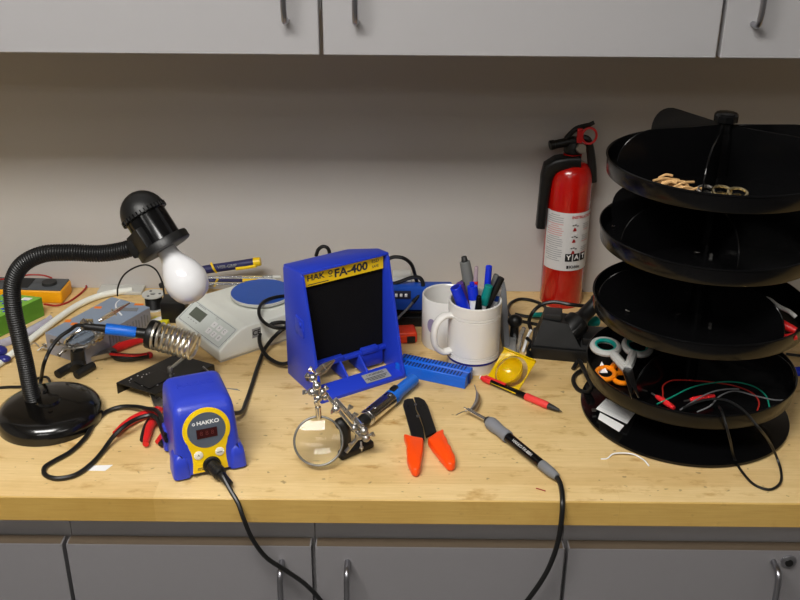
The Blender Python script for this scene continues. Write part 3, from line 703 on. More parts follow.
b = MB(); b.cyl(GY(335, 399, YH+.02), GY(367, 434, YH+.022), .0033, .0033, 12); knuckle(b, tuple(GY(336, 409, YH+.014)), .0062); wing(b, GY(336, 409, YH+.012), V((-.5, -1, .2)))
b.build('sliding_arm', 'chrome', hh, world=True)
b = MB()
for q in ((359, 436), (364, 431), (354, 428), (366, 438)): knuckle(b, tuple(GY(q[0], q[1], YH+.016)), .006)
for q, d in (((366, 436), (.9, -.2, .4)), ((356, 441), (-.7, -.6, -.2)), ((352, 420), (.5, 0, .9)), ((346, 412), (.6, 0, .8)), ((361, 442), (.1, -.8, -.4))): wing(b, GY(q[0], q[1], YH+.014), V(d))
b.tube([GY(359, 436, YH+.016), GY(350, 447, YH+.012), GY(346, 452, YH+.010)], .003, 8, 4)
b.build('clamp_joint', 'dull_metal', hh, world=True)
clip(hh, GY(366, 438, YH+.016), GY(351, 412, YH+.024)-GY(366, 438, YH+.016), (1, 0, .2), .034, 'chrome')

# ---- rear (left) helping hands
hb = G(75, 372); YH2 = hb.y
h2 = thing('helping_hands', 'small rear helping hands with edge-on lens beside the grey carton', 'helping hands', (hb.x, hb.y, 0))
b = MB()
b.tube([G(57, 374.5, .007), G(66, 369, .008), G(76, 364.5, .010)], .0068, 10, 4); b.tube([G(76, 375.5, .007), G(85, 370, .008), G(93, 365.5, .007)], .0068, 10, 4)
b.tube([G(78, 369, .008), GY(78, 362, YH2+.008), GY(77, 350, YH2+.010)], lambda u: .0125-.002*u, 10, 5); b.prism([(-.016, -.008), (.012, -.008), (.012, .012), (-.012, .012)], .012, T(G(78, 370).x, G(78, 370).y, 0), bev=.003)
b.build('base', 'iron_black', h2, world=True)
l0, l1 = GY(66, 345, YH2+.012), GY(97, 327, YH2+.03)
cc_ = (l0+l1)/2; xd = (l1-l0).normalized(); vd = (CAM-cc_).normalized(); nd = (vd - xd*vd.dot(xd)).normalized(); up2 = xd.cross(nd)
nn = (up2*.94+nd*.34).normalized(); LM = frame(cc_, nn, xd); rl = (l1-l0).length/2
ro = MB().tube([LM @ V((rl*cos(2*pi*k/40), rl*sin(2*pi*k/40), 0)) for k in range(40)], .0019, 8, 0, closed=True).build('lens_ring', 'chrome', h2, world=True)
pf = [(max(1e-5, (rl-.0012)*k/8), .0024*(1-(k/8)**2)+.0005) for k in range(9)]
MB().lathe(pf+[(r_, -z_) for r_, z_ in reversed(pf)], LM, 40, caps=False).build('lens', 'glass', ro, world=True, smooth=60)
b = MB()
for q in ((84, 322), (90, 324), (66, 342), (70, 347), (64, 350), (58, 343), (93, 343), (99, 336), (87, 346), (76, 348)):
    p = GY(q[0], q[1], YH2+.016); knuckle(b, tuple(p), .0046)
for q, d in (((64, 350), (-.6, -.5, -.5)), ((58, 343), (-.8, -.3, .5)), ((87, 346), (.2, -.8, .3)), ((99, 336), (.8, -.3, .6)), ((88, 324), (-.6, -.3, .8)), ((76, 348), (0, -1, .3))): wing(b, GY(q[0], q[1], YH2+.014), V(d))
b.tube([GY(64, 349, YH2+.014), GY(76, 348, YH2+.012), GY(88, 345, YH2+.016), GY(99, 336, YH2+.020)], .0026, 8, 4); b.tube([GY(58, 343, YH2+.018), GY(70, 347, YH2+.014)], .0022, 8, 3)
b.build('swivel_joint', 'dull_metal', h2, world=True)
b = MB(); pp = GY(87, 324, YH2+.03); b.box((.019, .014, .014), tuple(pp), bev=.002); b.build('brass_block', 'brass', h2, world=True)
MB().tube([GY(97, 336, YH2+.022), GY(88, 325, YH2+.03)], .002, 8, 3).build('cross_rod', 'chrome', h2, world=True)
clip(h2, GY(99, 321, YH2+.034), GY(131, 302, YH2+.05)-GY(99, 321, YH2+.034), (0, 0, 1), .052, 'chrome', gap=.42)
clip(h2, GY(94, 342, YH2+.02), GY(104, 333, YH2+.03)-GY(94, 342, YH2+.02), (0, 0, 1), .018, 'brass')
# loose small metal leads left of it
b = MB(); p = G(48, 349, .003)
for k in range(12):
    a = random.uniform(0, 6.3); q = p+V((random.uniform(-.020, .020), random.uniform(-.014, .014), .002)); b.tube([q, q+V((.010*cos(a), .010*sin(a), .004)), q+V((.018*cos(a+.4), .018*sin(a+.4), .001))], .0011, 6, 3)
tag(b.build('metal_clips', 'dull_metal'), 'small tangle of metal clip ends left of the rear helping hands', 'clips')

# ================================================================== soldering stand with coil and blue handled iron
zt_ = .020
c1, c2, c3, c4 = G(116.5, 382.5, zt_), G(154, 395.5, zt_), G(214, 364.5, zt_), G(176, 354, zt_)
ss = thing('iron_stand', 'black sheet metal soldering stand with a shiny wire coil', 'soldering stand', ((c1.x+c3.x)/2, (c1.y+c3.y)/2, 0))
b = MB(); up = (c1.z)
c2 = c1+(c3-c4)  # keep the plate a parallelogram
poly = [(p.x, p.y) for p in (c1, c2, c3, c4)]
b.prism(poly, .0018, T(0, 0, zt_-.0018))
for pa, pb_ in ((c1, c4), (c2, c3)):
    n_ = (pb_-pa).normalized(); a_ = atan2(n_.y, n_.x)
    b.box(((pb_-pa).length, .0018, zt_-.001), ((pb_-pa).length/2, .0, (zt_-.001)/2), Mt=T(pa.x, pa.y, 0) @ RZ(a_))
b.build('base_plate', 'sheet_black', ss, world=True, smooth=0)
b = MB(); q = c1.lerp(c2, .5).lerp(c4.lerp(c3, .5), .30); ax_ = (c4-c1).normalized()
b.box((.05, .036, .0016), (0, 0, zt_+.0006), bev=.0006, Mt=T(q.x, q.y, 0) @ RZ(atan2(ax_.y, ax_.x))); b.build('sponge_well', 'sheet_black', ss, world=True, smooth=0)
b = MB()
for k in range(16):
    u, v_ = random.uniform(.08, .6), random.uniform(.1, .9); q = c1.lerp(c4, u)+(c2-c1)*v_
    b.ball((q.x, q.y, zt_+.0004), random.uniform(.0007, .0016), 8, (1, 1, .5))
b.build('solder_splash', 'steel', ss, world=True)
YS = G(170, 372, zt_).y
ca, cb = GY(149, 333.5, YS+.012), GY(197, 347.5, YS-.002)
axd = (cb-ca).normalized(); CMt = frame(ca, axd, (0, 0, 1)); Lc = (cb-ca).length
hp_ = []
for k in range(8*24+1):
    a = 2*pi*k/24; u = k/(8*24); rr = .0215-.0015*u; hp_.append(CMt @ V((rr*cos(a), rr*sin(a), .010+(Lc-.012)*u)))
ft = G(170, 369, zt_+.006); lastp = hp_[-1]
hp_ += spline([lastp, lastp.lerp(ft, .45)+V((.004, 0, -.004)), ft+V((.004, .002, .003)), ft], 5)[1:]
MB().tube(hp_, .0025, 8, 0).build('coil', 'coil', ss, world=True)
MB().lathe([(.0145, 0), (.0225, 0), (.0232, .002), (.0232, .010), (.0225, .012), (.0145, .012), (.0145, 0)], CMt, 36, caps=False).build('coil_collar', 'black', ss, world=True)
MB().lathe([(.0045, -.006), (.0045, .002), (.0035, .004), (.0001, .004)], T(ft.x, ft.y, zt_+.006), 14).build('coil_screw', 'dull_metal', ss, world=True)
# iron
ia, ib = GY(84, 326, YS-.004), GY(149, 334, YS+.010)
idr = (ib-ia).normalized(); IMt = frame(ia, idr); Li = (ib-ia).length
si = thing('soldering_iron', 'soldering iron with blue handle resting in the wire coil stand', 'soldering iron', ia-V((0, 0, ia.z)))
MB().lathe([(.0001, 0), (.0042, 0), (.0052, .004), (.0062, .030), (.0066, .033), (.0001, .033)], IMt, 20).build('strain_relief', 'rubber', si, world=True)
MB().lathe([(.0080, .0325), (.0090, .034), (.0090, Li-.024), (.0084, Li-.020)], IMt, 24).build('handle', 'blue_handle', si, world=True)
MB().lathe([(.0076, Li-.021), (.0082, Li-.019), (.0086, Li-.006), (.0094, Li-.004), (.0094, Li+.002), (.0001, Li+.002)], IMt, 24).build('collar', 'black', si, world=True)
MB().lathe([(.0034, Li), (.0034, Li+.045), (.0022, Li+.05), (.0004, Li+.062)], IMt, 14).build('tip', 'dull_metal', si, world=True)
cable('cord', [ia+idr*.004, ia-idr*.010, GY(70, 330, YS-.006), GY(60, 337, YS-.012), GY(51, 348, YS-.022), GY(44.5, 362, YS-.04), G(41, 380, .014), G(38, 393, .034)], .0030, 'cord', '', parent=si)

# ================================================================== pliers and cutters
def pliers(name, label, cat, piv, tip, e1, e2, r, hm1, hm2=None, jm='dull_metal', zc=.008, band=None):
    t = thing(name, label, cat, (piv.x, piv.y, 0)); piv = V((piv.x, piv.y, zc))
    b = MB(); tp = V((tip.x, tip.y, zc)); d = (tp-piv); L_ = d.length
    Mt = frame(piv, d, (0, 0, 1))
    for s in (-1, 1):
        b.rings([[(x*.004, s*(off+y*wv), d_) for x, y in ((-1, -1), (1, -1), (1, 1), (-1, 1))] for d_, wv, off in ((-.008, .003, .004), (.004, .0045, .0048), (L_*.35, .0034, .0036), (L_, .0008, .0009))], Mt=Mt)
    b.lathe([(.0001, -.0055), (.0065, -.0055), (.0065, .0055), (.0001, .0055)], frame(piv, (0, 0, 1)), 18)
    b.build('jaw', jm, t, world=True)
    for i, e in enumerate((e1, e2)):
        hm = hm1 if i == 0 else (hm2 or hm1)
        pts = [piv+(V((e[0].x, e[0].y, zc))-piv)*.12]+[V((p.x, p.y, zc)) for p in e]
        MB().tube(pts, lambda u: r*(.8+.35*sin(pi*min(1, u*1.1))), 10, 7).build('handle', hm, t, world=True)
    return t
t = pliers('needle_nose_pliers', 'long nose pliers with red handles lying beside the iron stand', 'pliers', G(111, 352, .008), G(85, 360, .008), [G(117, 347, .010), G(130, 341, .012), G(142, 338, .012)], [G(117, 356.5, .008), G(132, 357.5, .008), G(149, 355.5, .008)], .0062, 'red_grip', 'rubber')
b = MB(); b.tube([G(110, 354, .014), G(116, 354.5, .015), G(134, 355.5, .015), G(147, 353.6, .014)], .0022, 8, 5); b.ball(tuple(G(149.5, 355, .008)), .006, 10); b.build('grip_trim', 'red_grip', t, world=True)
t = pliers('side_cutters', 'red handled wire cutters lying open beside the blue station', 'cutters', G(161, 406, .010), G(149, 388, .014), [G(152, 411, .010), G(138, 416, .010), G(124, 425, .009), G(115, 433, .009)], [G(157, 414, .010), G(150, 425, .010), G(147, 435, .010), G(145.5, 443, .010)], .0056, 'red_grip')
b = MB(); b.tube([G(152, 416, .008), G(146, 426, .007), G(143, 436, .007), G(142.5, 440, .007)], .004, 8, 5); b.build('grip_trim', 'rubber', t, world=True)
t = pliers('pliers', 'red and black handled pliers mostly hidden behind the blue station', 'pliers', G(176, 425, .008), G(190, 415, .008), [G(168, 432, .008), G(162, 437, .008), G(157.5, 442, .008)], [G(170, 436, .006), G(165, 441, .006), G(160.5, 445.5, .006)], .005, 'red_grip', 'rubber')
p = G(206, 366, .036); b = MB(); b.tube([G(203, 367, .024), G(211, 374, .023), G(216, 379, .022)], .0016, 8, 4); tag(b.build('tweezers', 'steel'), 'small steel pick lying on the right end of the iron stand', 'tool')
p = G(222, 388); tag(MB().prism([(-.012, .002), (.018, -.006), (.012, -.001)], .0006, T(p.x+.012, p.y-.002, .0)).build('metal_offcut', 'mid_grey'), 'thin grey offcut lying behind the blue station', 'offcut')

# crimping tool
ct = thing('crimping_tool', 'flat black crimping tool with two bright orange handles', 'crimper', tuple(G(430, 433)))
zc = .010
def g2(x, y): p = G(x, y, zc); return (p.x, p.y)
hl = [(404, 401), (408, 399.5), (413, 399.3), (415, 404), (415.5, 410), (419, 418), (423, 428), (424.5, 440), (411.5, 436.5), (408, 424), (405, 413), (403, 406)]
hr = [(413.8, 399.2), (419, 399.2), (424.5, 402), (428, 408), (432, 420), (436.5, 433.5), (426, 439), (423.5, 428), (420, 417), (416.5, 410), (415.6, 404)]
for nm, P_, zz in (('left', hl, .0085), ('right', hr, .0105)):
    MB().prism([g2(*q) for q in P_], .0035, T(0, 0, zz), bev=.0006, seg=1).build('jaw_plate', 'sheet_black', ct, world=True)
gl = [(403.5, 436), (413, 438.5), (423.5, 440.5), (422.8, 452), (420.8, 464), (420, 470.5), (416.5, 472.8), (412, 471.5), (408.3, 464), (406.6, 459), (407.6, 455), (406.2, 451), (407.2, 447), (405.8, 442.5)]
gr = [(427.5, 441), (436, 434.5), (443.5, 431), (443.8, 436), (447.5, 442), (448.2, 446), (451, 448.5), (452.3, 453), (455, 458), (455.6, 464.5), (452.5, 467), (447.5, 466.5), (440.5, 458.5), (433, 449)]
for P_ in (gl, gr):
    MB().prism([g2(*q) for q in P_], .0135, T(0, 0, .002), bev=.0030, seg=3).build('handle', 'orange', ct, world=True)
b = MB()
for q, r_ in (((418, 418.5), .0028), ((415.5, 407), .002)): x, y = g2(*q); b.lathe([(r_, 0), (r_, .0016), (.0001, .002)], T(x, y, .0135), 14)
b.build('pivot', 'dull_metal', ct, world=True)
b = MB()
for q in ((421, 408), (424, 407), (408, 408), (419.5, 411), (425, 410)): x, y = g2(*q); b.lathe([(.0018, 0), (.0018, .0006), (.0001, .0006)], T(x, y, .0138), 10)
b.build('crimp_notch', 'black', ct, world=True)

# desoldering pump
pa, pb_ = G(361, 423, .0135), G(414, 379, .0135)
PMt = frame(pa, pb_-pa, (0, 0, 1)); Lp = (pb_-pa).length
dp = thing('desoldering_pump', 'chrome and blue desoldering pump lying in front of the fume extractor', 'desoldering pump', (pa.x, pa.y, 0))
MB().lathe([(.0001, -.004), (0.0072, -.004), (0.0097, .002), (0.0097, .013), (.0001, .013)], PMt, 24).build('plunger_end', 'rubber', dp, world=True)
MB().lathe([(0.0105, .012), (0.0122, .013), (0.0122, Lp*.54), (.0001, Lp*.54)], PMt, 32).build('barrel', 'chrome', dp, world=True)
MB().lathe([(0.0124, .016), (0.0129, .016), (0.0129, .0195), (0.0124, .0195)], PMt, 32).build('ring', 'steel', dp, world=True)
MB().lathe([(0.0122, Lp*.53), (0.0124, Lp*.545), (0.0122, Lp*.63), (0.0099, Lp*.68), (0.0097, Lp*.97), (0.0087, Lp), (.0001, Lp)], PMt, 28).build('nose', 'blue_handle', dp, world=True)
b = MB(); b.box((.006, .008, .014), (.0128, 0, Lp*.60), bev=.001, Mt=PMt); b.tube([PMt @ V((.009, .004, Lp*.50)), PMt @ V((.013, .006, Lp*.47))], .002, 8, 0); b.build('release_button', 'black', dp, world=True)
MB().box((.0003, .010, .036), (.0121, .001, Lp*.32), Mt=PMt).build('label', 'steel', dp, world=True)

# hand iron with grey grip
a_, e_ = G(487, 420, .010), G(557, 477, .010)
HMt = frame(a_, e_-a_, (0, 0, 1)); Lh = (e_-a_).length
hi = thing('soldering_iron', 'soldering iron with grey rubber grip lying on open worktop', 'soldering iron', (a_.x, a_.y, 0))
MB().lathe([(.0001, -.001), (.0062, 0), (.0072, .004), (.0072, .007), (.0001, .007)], HMt, 24).build('collar', 'dark_grey', hi, world=True)
pg = [(.0085, .006), (.0100, .011), (.0098, .020), (.0086, .032), (.0088, .042), (.0094, .049), (.0090, .0535), (.0001, .054)]
MB().lathe(pg, HMt, 28).build('grip', 'grip_grey', hi, world=True)
itn = CAM-a_; idv = (e_-a_).normalized(); itn = (itn-idv*itn.dot(idv)).normalized(); itn = (itn+idv.cross(itn)*(-.15)).normalized()
tb = MB().lathe([(.0074, .053), (.0072, .055), (.0068, Lh-.034), (.0001, Lh-.033)], HMt, 24).build('barrel', 'black_gloss', hi, world=True)
MB().text('HAKKO FX-8801', .0062, frame(HMt @ V((0, 0, (.052+Lh-.034)/2))+itn*.0071, itn, e_-a_), .0002).build('lettering', 'label_white', tb, world=True, smooth=0)
b = MB().lathe([(.0070, Lh-.034), (.0074, Lh-.032), (.0070, Lh-.012), (.0050, Lh), (.0001, Lh+.001)], HMt, 20)
b.build('strain_relief', 'mid_grey', hi, world=True)
tA, tB = G(466, 408.5, .012), G(485, 419, .010)
b = MB(); b.cyl(tB+(tB-tA)*.2, tA.lerp(tB, .1), .0032, .0030, 14); b.cyl(tA.lerp(tB, .12), tA+(tA-tB)*.12, .0014, .0008, 10); b.build('heater_sleeve', 'chrome', hi, world=True)
b = MB(); b.tube([G(474.5, 385, .010), G(476.5, 391, .010), G(478, 397, .009), G(476, 405, .009), G(471.5, 410, .010), G(465, 411, .010), G(460, 413, .010), G(456, 415, .009)], lambda u: .0007+.0036*max(0, sin(pi*min(1, max(0, (u-.15)/.55))))**.7, 10, 7)
tag(b.build('wire_sleeve', 'dull_metal'), 'curved grey metal sleeve with bare wires at the iron tip', 'wire')
cable('cord', [HMt @ V((0, 0, Lh-.002)), G(560, 483, .008), G(562, 492, .006), GY(562.5, 503, YF-.003), GY(562, 515, YF-.010), GY(559.5, 535, YF-.014), GY(554, 555, YF-.014), GY(545, 575, YF-.014), GY(530, 597, YF-.016), GY(515, 615, YF-.016)], .0036, 'cord', '', parent=hi)

# ballpoint pen
a_, e_ = G(483.5, 378.5, .0062), G(562, 411.5, .0062)
PMt = frame(a_, e_-a_, (0, 0, 1)); Lq = (e_-a_).length
bp_ = thing('ballpoint_pen', 'black ballpoint pen with red grip, clip and button', 'pen', (a_.x, a_.y, 0))
MB().lathe([(.0036, .012), (.0048, .014), (.0050, Lq*.55), (.0001, Lq*.55)], PMt, 20).build('barrel', 'black_gloss', bp_, world=True)
MB().lathe([(.0050, Lq*.55), (.0060, Lq*.565), (.0056, Lq*.68), (.0060, Lq*.80), (.0052, Lq*.835), (.0001, Lq*.835)], PMt, 24).build('grip', 'coral', bp_, world=True)
MB().lathe([(.0048, Lq*.83), (.0044, Lq*.88), (.0022, Lq*.965), (.0010, Lq*.97), (.0006, Lq), (.0001, Lq)], PMt, 18).build('tip', 'dark_grey', bp_, world=True)
MB().lathe([(.0001, -.004), (.0034, -.004), (.0036, .0), (.0052, .001), (.0055, .013), (.0048, .016), (.0001, .016)], PMt, 20).build('end_cap', 'red_plastic', bp_, world=True)
MB().lathe([(.0001, -.0065), (.0030, -.0065), (.0030, -.003), (.0001, -.003)], PMt, 16).build('push_button', 'paper', bp_, world=True)
MB().box((.0022, .0046, .040), (.0064, .0005, .024), bev=.0008, Mt=PMt).build('clip', 'red_plastic', bp_, world=True)

# slim blue case
z_ = .021
A_, B_, C_ = G(404, 353, z_), G(473, 367, z_), G(466.5, 378, z_)
ux = (B_-A_); ux.z = 0; Lb = ux.length; ux.normalize(); uy = V((-ux.y, ux.x, 0)); wd = abs((C_-B_).dot(uy))
wd = max(wd, .034)
bb = thing('slotted_blue_block', 'slim bright blue plastic block with rows of slots before the mugs', 'blue block', (A_.x, A_.y, 0), atan2(ux.y, ux.x))
b = MB()
prof_ = [(0, 0), (0, z_-.002), (-.001, z_), (-wd*.44, z_), (-wd*.47, z_-.004), (-wd*.53, z_-.004), (-wd*.56, z_), (-wd+.001, z_), (-wd, z_-.002), (-wd, 0)]
b.prism(prof_, Lb, YZ, bev=.0008, seg=1); b.build('body', 'blue_box', bb)
for row in (-.225, -.775):
    b = MB()
    for k in range(20): b.box((.0021, wd*.34, .0006), (.006+k*(Lb-.016)/19, wd*row, z_+.0002))
    b.build('slot_row', 'blue_slot', bb, smooth=0)
b = MB(); b.box((.004, wd*.16, z_*.8), (Lb+.0002, -wd*.5, z_*.5)); b.build('end_groove', 'blue_slot', bb, smooth=0)
b = MB(); b.box((.006, .004, .001), (Lb-.012, -wd*.47, z_-.0025)); b.build('pin', 'chrome', bb, smooth=0)

# ================================================================== mugs and pens
mc = V((.1165, 1.456, 0)); rm = .0430; hm = .119
MB_ = MB()
mg = thing('coffee_mug', 'front white coffee mug with a navy ring, full of pens', 'mug', mc)
pr = [(.0001, .004), (rm-.006, .004), (rm-.004, 0), (rm-.0015, .0), (rm, .004), (rm, .0175), (rm+.0002, .018), (rm+.0002, .0215), (rm, .022)]
pr1 = [(rm, .022), (rm, .026), (rm-.0012, .0268), (rm, .0276), (rm, .0295), (rm-.0012, .0303), (rm, .0311), (rm, .094), (rm-.0014, .0948), (rm, .0956), (rm, .0985), (rm-.0014, .0993), (rm, .1001), (rm, hm-.001), (rm-.0010, hm), (rm-.0026, hm), (rm-.0036, hm-.001), (rm-.0038, .010), (.0001, .008)]
MB().lathe(pr+pr1, None, 64).build('body', 'ceramic', mg, smooth=35)
MB().lathe([(rm+.0001, .0180), (rm+.0006, .0178), (rm+.0006, .0214), (rm+.0001, .0216)], None, 64, caps=False).build('navy_ring', 'navy_band', mg)
hdir = (GY(436, 330, mc.y-.02)-V((mc.x, mc.y, .08))); ha = atan2(-.42, -1)
hx = V((cos(ha), sin(ha), 0)); R_ = []
pth = spline([V((0, 0, 0))+hx*(rm-.002)+V((0, 0, .097)), hx*(rm+.012)+V((0, 0, .098)), hx*(rm+.025)+V((0, 0, .086)), hx*(rm+.029)+V((0, 0, .066)), hx*(rm+.025)+V((0, 0, .045)), hx*(rm+.012)+V((0, 0, .033)), hx*(rm-.002)+V((0, 0, .034))], 7)
hy = V((-hx.y, hx.x, 0))
for i, p in enumerate(pth):
    tn = (pth[min(i+1, len(pth)-1)]-pth[max(i-1, 0)]).normalized(); nn = tn.cross(hy).normalized()
    R_.append([p+hy*(.0082*cos(a))+nn*(.0048*sin(a)) for a in [2*pi*k/14 for k in range(14)]])
MB().rings(R_).build('handle', 'ceramic', mg, smooth=60)
m2c = GY(447, 343, 1.545); m2 = V((GY(446, 320, 1.532).x, 1.532, 0))
mg2 = thing('coffee_mug', 'plain empty white mug standing behind the pen mug', 'mug', m2)
r2 = .0415
MB().lathe([(.0001, .004), (r2-.006, .004), (r2-.004, 0), (r2-.001, .001), (r2, .004), (r2, .0905), (r2-.001, .092), (r2-.0025, .092), (r2-.0036, .0905), (r2-.0038, .010), (.0001, .008)], None, 64).build('body', 'ceramic', mg2, smooth=35)
ea = atan2(-.8, -.62); em = MB().prism([(.0085*cos(2*pi*k/20), .013*sin(2*pi*k/20)) for k in range(20)], .0004, frame((r2*cos(ea)+.0002*cos(ea), r2*sin(ea), .047), (cos(ea), sin(ea), 0), (-sin(ea), cos(ea), 0)))
em.build('printed_crest', pm('crest_print', (150, 138, 170), .4), mg2)

def mugpen(name, label, tx, ty, dY, bx, by, r, parts, cat='pen'):
    top = GY(tx, ty, mc.y+dY); bot = mc+V((bx, by, .0095+r*.5)); d = (top-bot); Ln = d.length; Mt = frame(bot, d, (0, -1, 0))
    t = thing(name, label, cat, (bot.x, bot.y, bot.z-r*.5), group='pens in the front mug')
    for nm, u0, u1, r0, r1, mat in parts:
        MB().lathe([(max(r0-.0006, .0002), u0*Ln), (r0, u0*Ln+.0006), (r1, u1*Ln-.0006), (max(r1-.0006, .0002), u1*Ln)], Mt, 18).build(nm, mat, t, world=True)
    return t, Mt, Ln
t, Mt, Ln = mugpen('highlighter', 'fat blue highlighter leaning left over the rim of the front mug', 455.5, 287, -.012, .018, -.006, .008, [('body', 0, .66, .0072, .0074, 'pen_blue'), ('cap', .66, 1, .0098, .0092, 'pen_blue')], 'highlighter')
MB().lathe([(.0001, 0), (.0070, 0), (.0070, .0004), (.0001, .0004)], Mt @ T(0, 0, Ln), 18).build('cap_hollow', pm('cap_hollow_blue', (14, 30, 150), .3), t, world=True)
mugpen('marker', 'purple marker between the blue highlighter and the mug wall', 459.5, 283, .006, .020, .010, .006, [('body', 0, .6, .006, .006, 'white'), ('cap', .6, 1, .0066, .0062, 'purple')], 'marker')
mugpen('marker', 'black capped marker behind the blue highlighter', 463, 281, .020, .004, .022, .006, [('body', 0, .7, .005, .005, 'dark_grey'), ('cap', .7, 1, .0058, .0055, 'black')], 'marker')
mugpen('marker', 'white bodied marker with a bright blue stepped cap', 472, 283, -.004, .010, -.014, .007, [('body', 0, .80, .0072, .0072, 'white'), ('cap', .80, .965, .0085, .0084, 'pen_blue'), ('cap_tip', .965, 1.01, .004, .004, 'pen_blue')], 'marker')
mugpen('marker', 'tall grey marker leaning left above all other pens', 464, 257.5, .026, .016, .008, .008, [('body', 0, .6, .0074, .0078, 'marker_grey'), ('cap', .6, .96, .0102, .0086, 'marker_grey'), ('cap_tip', .96, 1.01, .0054, .0044, 'dark_grey')], 'marker')
mugpen('ballpoint_pen', 'clear pink topped pen with a red barrel in the front mug', 476.5, 266.5, .012, -.004, .006, .004, [('barrel', 0, .84, .0042, .0044, 'red_plastic'), ('clear_top', .84, 1, .0036, .0030, 'clear_pen')])
mugpen('ballpoint_pen', 'slender upright blue pen at the right of the front mug', 489, 266, .010, .016, .012, .005, [('barrel', 0, .72, .0042, .0046, 'white'), ('cap', .72, 1, .0056, .0052, 'pen_blue')])
mugpen('marker', 'teal marker leaning right in front of the slender blue pen', 489, 285.5, -.012, -.012, -.014, .006, [('body', 0, .76, .006, .006, 'white'), ('cap', .76, 1, .0076, .0066, 'teal_cap')], 'marker')
mugpen('marker', 'long black marker leaning right over the rim of the front mug', 501.5, 277.5, -.004, -.024, -.018, .006, [('body', 0, .66, .0052, .0054, 'black'), ('cap', .66, 1, .0060, .0056, 'black')], 'marker')
mugpen('ballpoint_pen', 'dark pen with chrome clip low at the front rim of the mug', 479, 296, -.030, .004, -.020, .004, [('barrel', 0, .8, .0042, .0044, 'black'), ('cap', .8, 1, .0060, .0038, 'black_gloss')])
mugpen('marker', 'grey capped pen just behind the long black marker', 496.5, 274.5, .022, -.004, .020, .004, [('barrel', 0, .7, .0040, .0044, 'mid_grey'), ('cap', .7, 1, .0048, .0044, 'marker_grey')])
mugpen('ballpoint_pen', 'white pen with blue trim against the right rim of the mug', 500, 287, .008, .010, .012, .004, [('barrel', 0, .8, .0038, .004, 'white'), ('band', .8, .88, .0042, .0042, 'blue_device'), ('cap', .88, 1, .004, .0034, 'white')])

# ================================================================== things behind the mugs
p = GY(420, 310, 1.65)
dv = thing('blue_device', 'blue electronic unit with black base against the wall behind the mugs', 'electronic device', (.058, 1.60, 0), 0)
x0 = GY(384, 300, 1.59).x; x1 = GY(452, 300, 1.59).x; xm = (x0+x1)/2-.058
MB().box((x1-x0, .050, .020), (xm, .012, .010), bev=.002).build('base', 'black', dv)
MB().box((x1-x0+.004, .050, .004), (xm, .010, .030), bev=.001).build('shelf', 'black_gloss', dv)
MB().box((x1-x0-.01, .040, .008), (xm, .014, .024)).build('spacer', 'black', dv)
MB().box((x1-x0, .028, .045), (xm, .000, .0555), bev=.003).build('case', 'blue_device', dv)
kx = GY(396, 294, 1.585).x-.058
MB().box((.036, .003, .015), (kx+.008, -.0145, .064), bev=.001).build('socket_panel', 'ink', dv)
for k in range(3): MB().box((.0048, .003, .006), (kx+.0005+k*.0085, -.0168, .064), bev=.001).build('switch', 'white', dv)
q = GY(402, 283, 1.66); tag(MB().box((.036, .036, q.z+.004), (q.x, q.y+.01, (q.z+.012)/2+.008), bev=.005).build('white_adapter', 'light_grey'), 'white adapter block standing between the blue unit and the wall', 'adapter')
cable('device_cable', [GY(388, 259, 1.60), GY(394, 257, 1.60), GY(403, 258, 1.60), GY(411, 264, 1.605), GY(415, 275, 1.61), GY(417, 283, 1.612)], .0034, 'cord', 'thick black cable arching from the extractor to the blue device')
cable('device_cable', [GY(393, 284, 1.60), GY(402, 281, 1.60), GY(412, 277.5, 1.60), GY(420, 278, 1.597), GY(423, 284, 1.594), GY(420, 293, 1.59), GY(413, 302, 1.585)], .0036, 'cord', 'black cable looping in front of the blue device')
cable('device_cable', [GY(413, 302, 1.585), GY(408, 308, 1.58), GY(401, 315, 1.57), GY(394, 322, 1.56)], .0022, 'cord_grey', 'grey cable end slanting down beside the fume extractor')
p = G(408, 343)
to = thing('tape_measure', 'small red orange case lying between extractor and rear mug', 'tape measure', (p.x-.005, p.y+.012, 0), radians(8))
MB().box((.038, .034, .022), (0, 0, .011), bev=.005, seg=3).build('case', 'red_orange', to)
MB().box((.014, .004, .012), (.008, -.0175, .009), bev=.001).build('clip', 'black', to)

# amber dish
E1, E2 = G(485, 381, .003), G(518, 395.5, .003)
bx_ = (E2-E1); bx_.z = 0; Ls = bx_.length; bx_.normalize(); by_ = V((-bx_.y, bx_.x, 0)); tl = radians(40)
upv = by_*cos(tl)+V((0, 0, 1))*sin(tl); nv = bx_.cross(upv)
Ls = .062
# align so that top edge lands where it is seen
org = E1+bx_*.001
AM = Mx(((bx_.x, upv.x, nv.x, org.x), (bx_.y, upv.y, nv.y, org.y), (bx_.z, upv.z, nv.z, org.z), (0, 0, 0, 1)))
ad = thing('amber_dish', 'transparent yellow square flanged plastic dish propped against the mug', 'plastic dish', (org.x, org.y, 0))
b = MB(); bm = bmesh.new(); n_ = 48; hc = (Ls/2+.002, Ls/2); hr_ = .0275
outer = []
for k in range(n_):
    a = 2*pi*k/n_; c_, s_ = cos(a), sin(a); q = (Ls/2)/max(abs(c_), abs(s_)); outer.append((Ls/2+q*c_, Ls/2+q*s_))
inner = [(hc[0]+hr_*cos(2*pi*k/n_), hc[1]+hr_*sin(2*pi*k/n_)) for k in range(n_)]
b.rings([[(x, y, 0) for x, y in inner], [(x, y, 0) for x, y in outer], [(x, y, .0018) for x, y in outer], [(x, y, .0018) for x, y in inner]], Mt=AM, loop=True, caps=False)
for sy in (0, 1): b.box((Ls, .0018, .006), (Ls/2, sy*Ls, .003), Mt=AM)
b.build('flange', 'amber', ad, world=True)
rb_ = .0238
pf = [(rb_*cos(pi/2*k/10)+1e-5, -rb_*.85*sin(pi/2*k/10)) for k in range(11)]
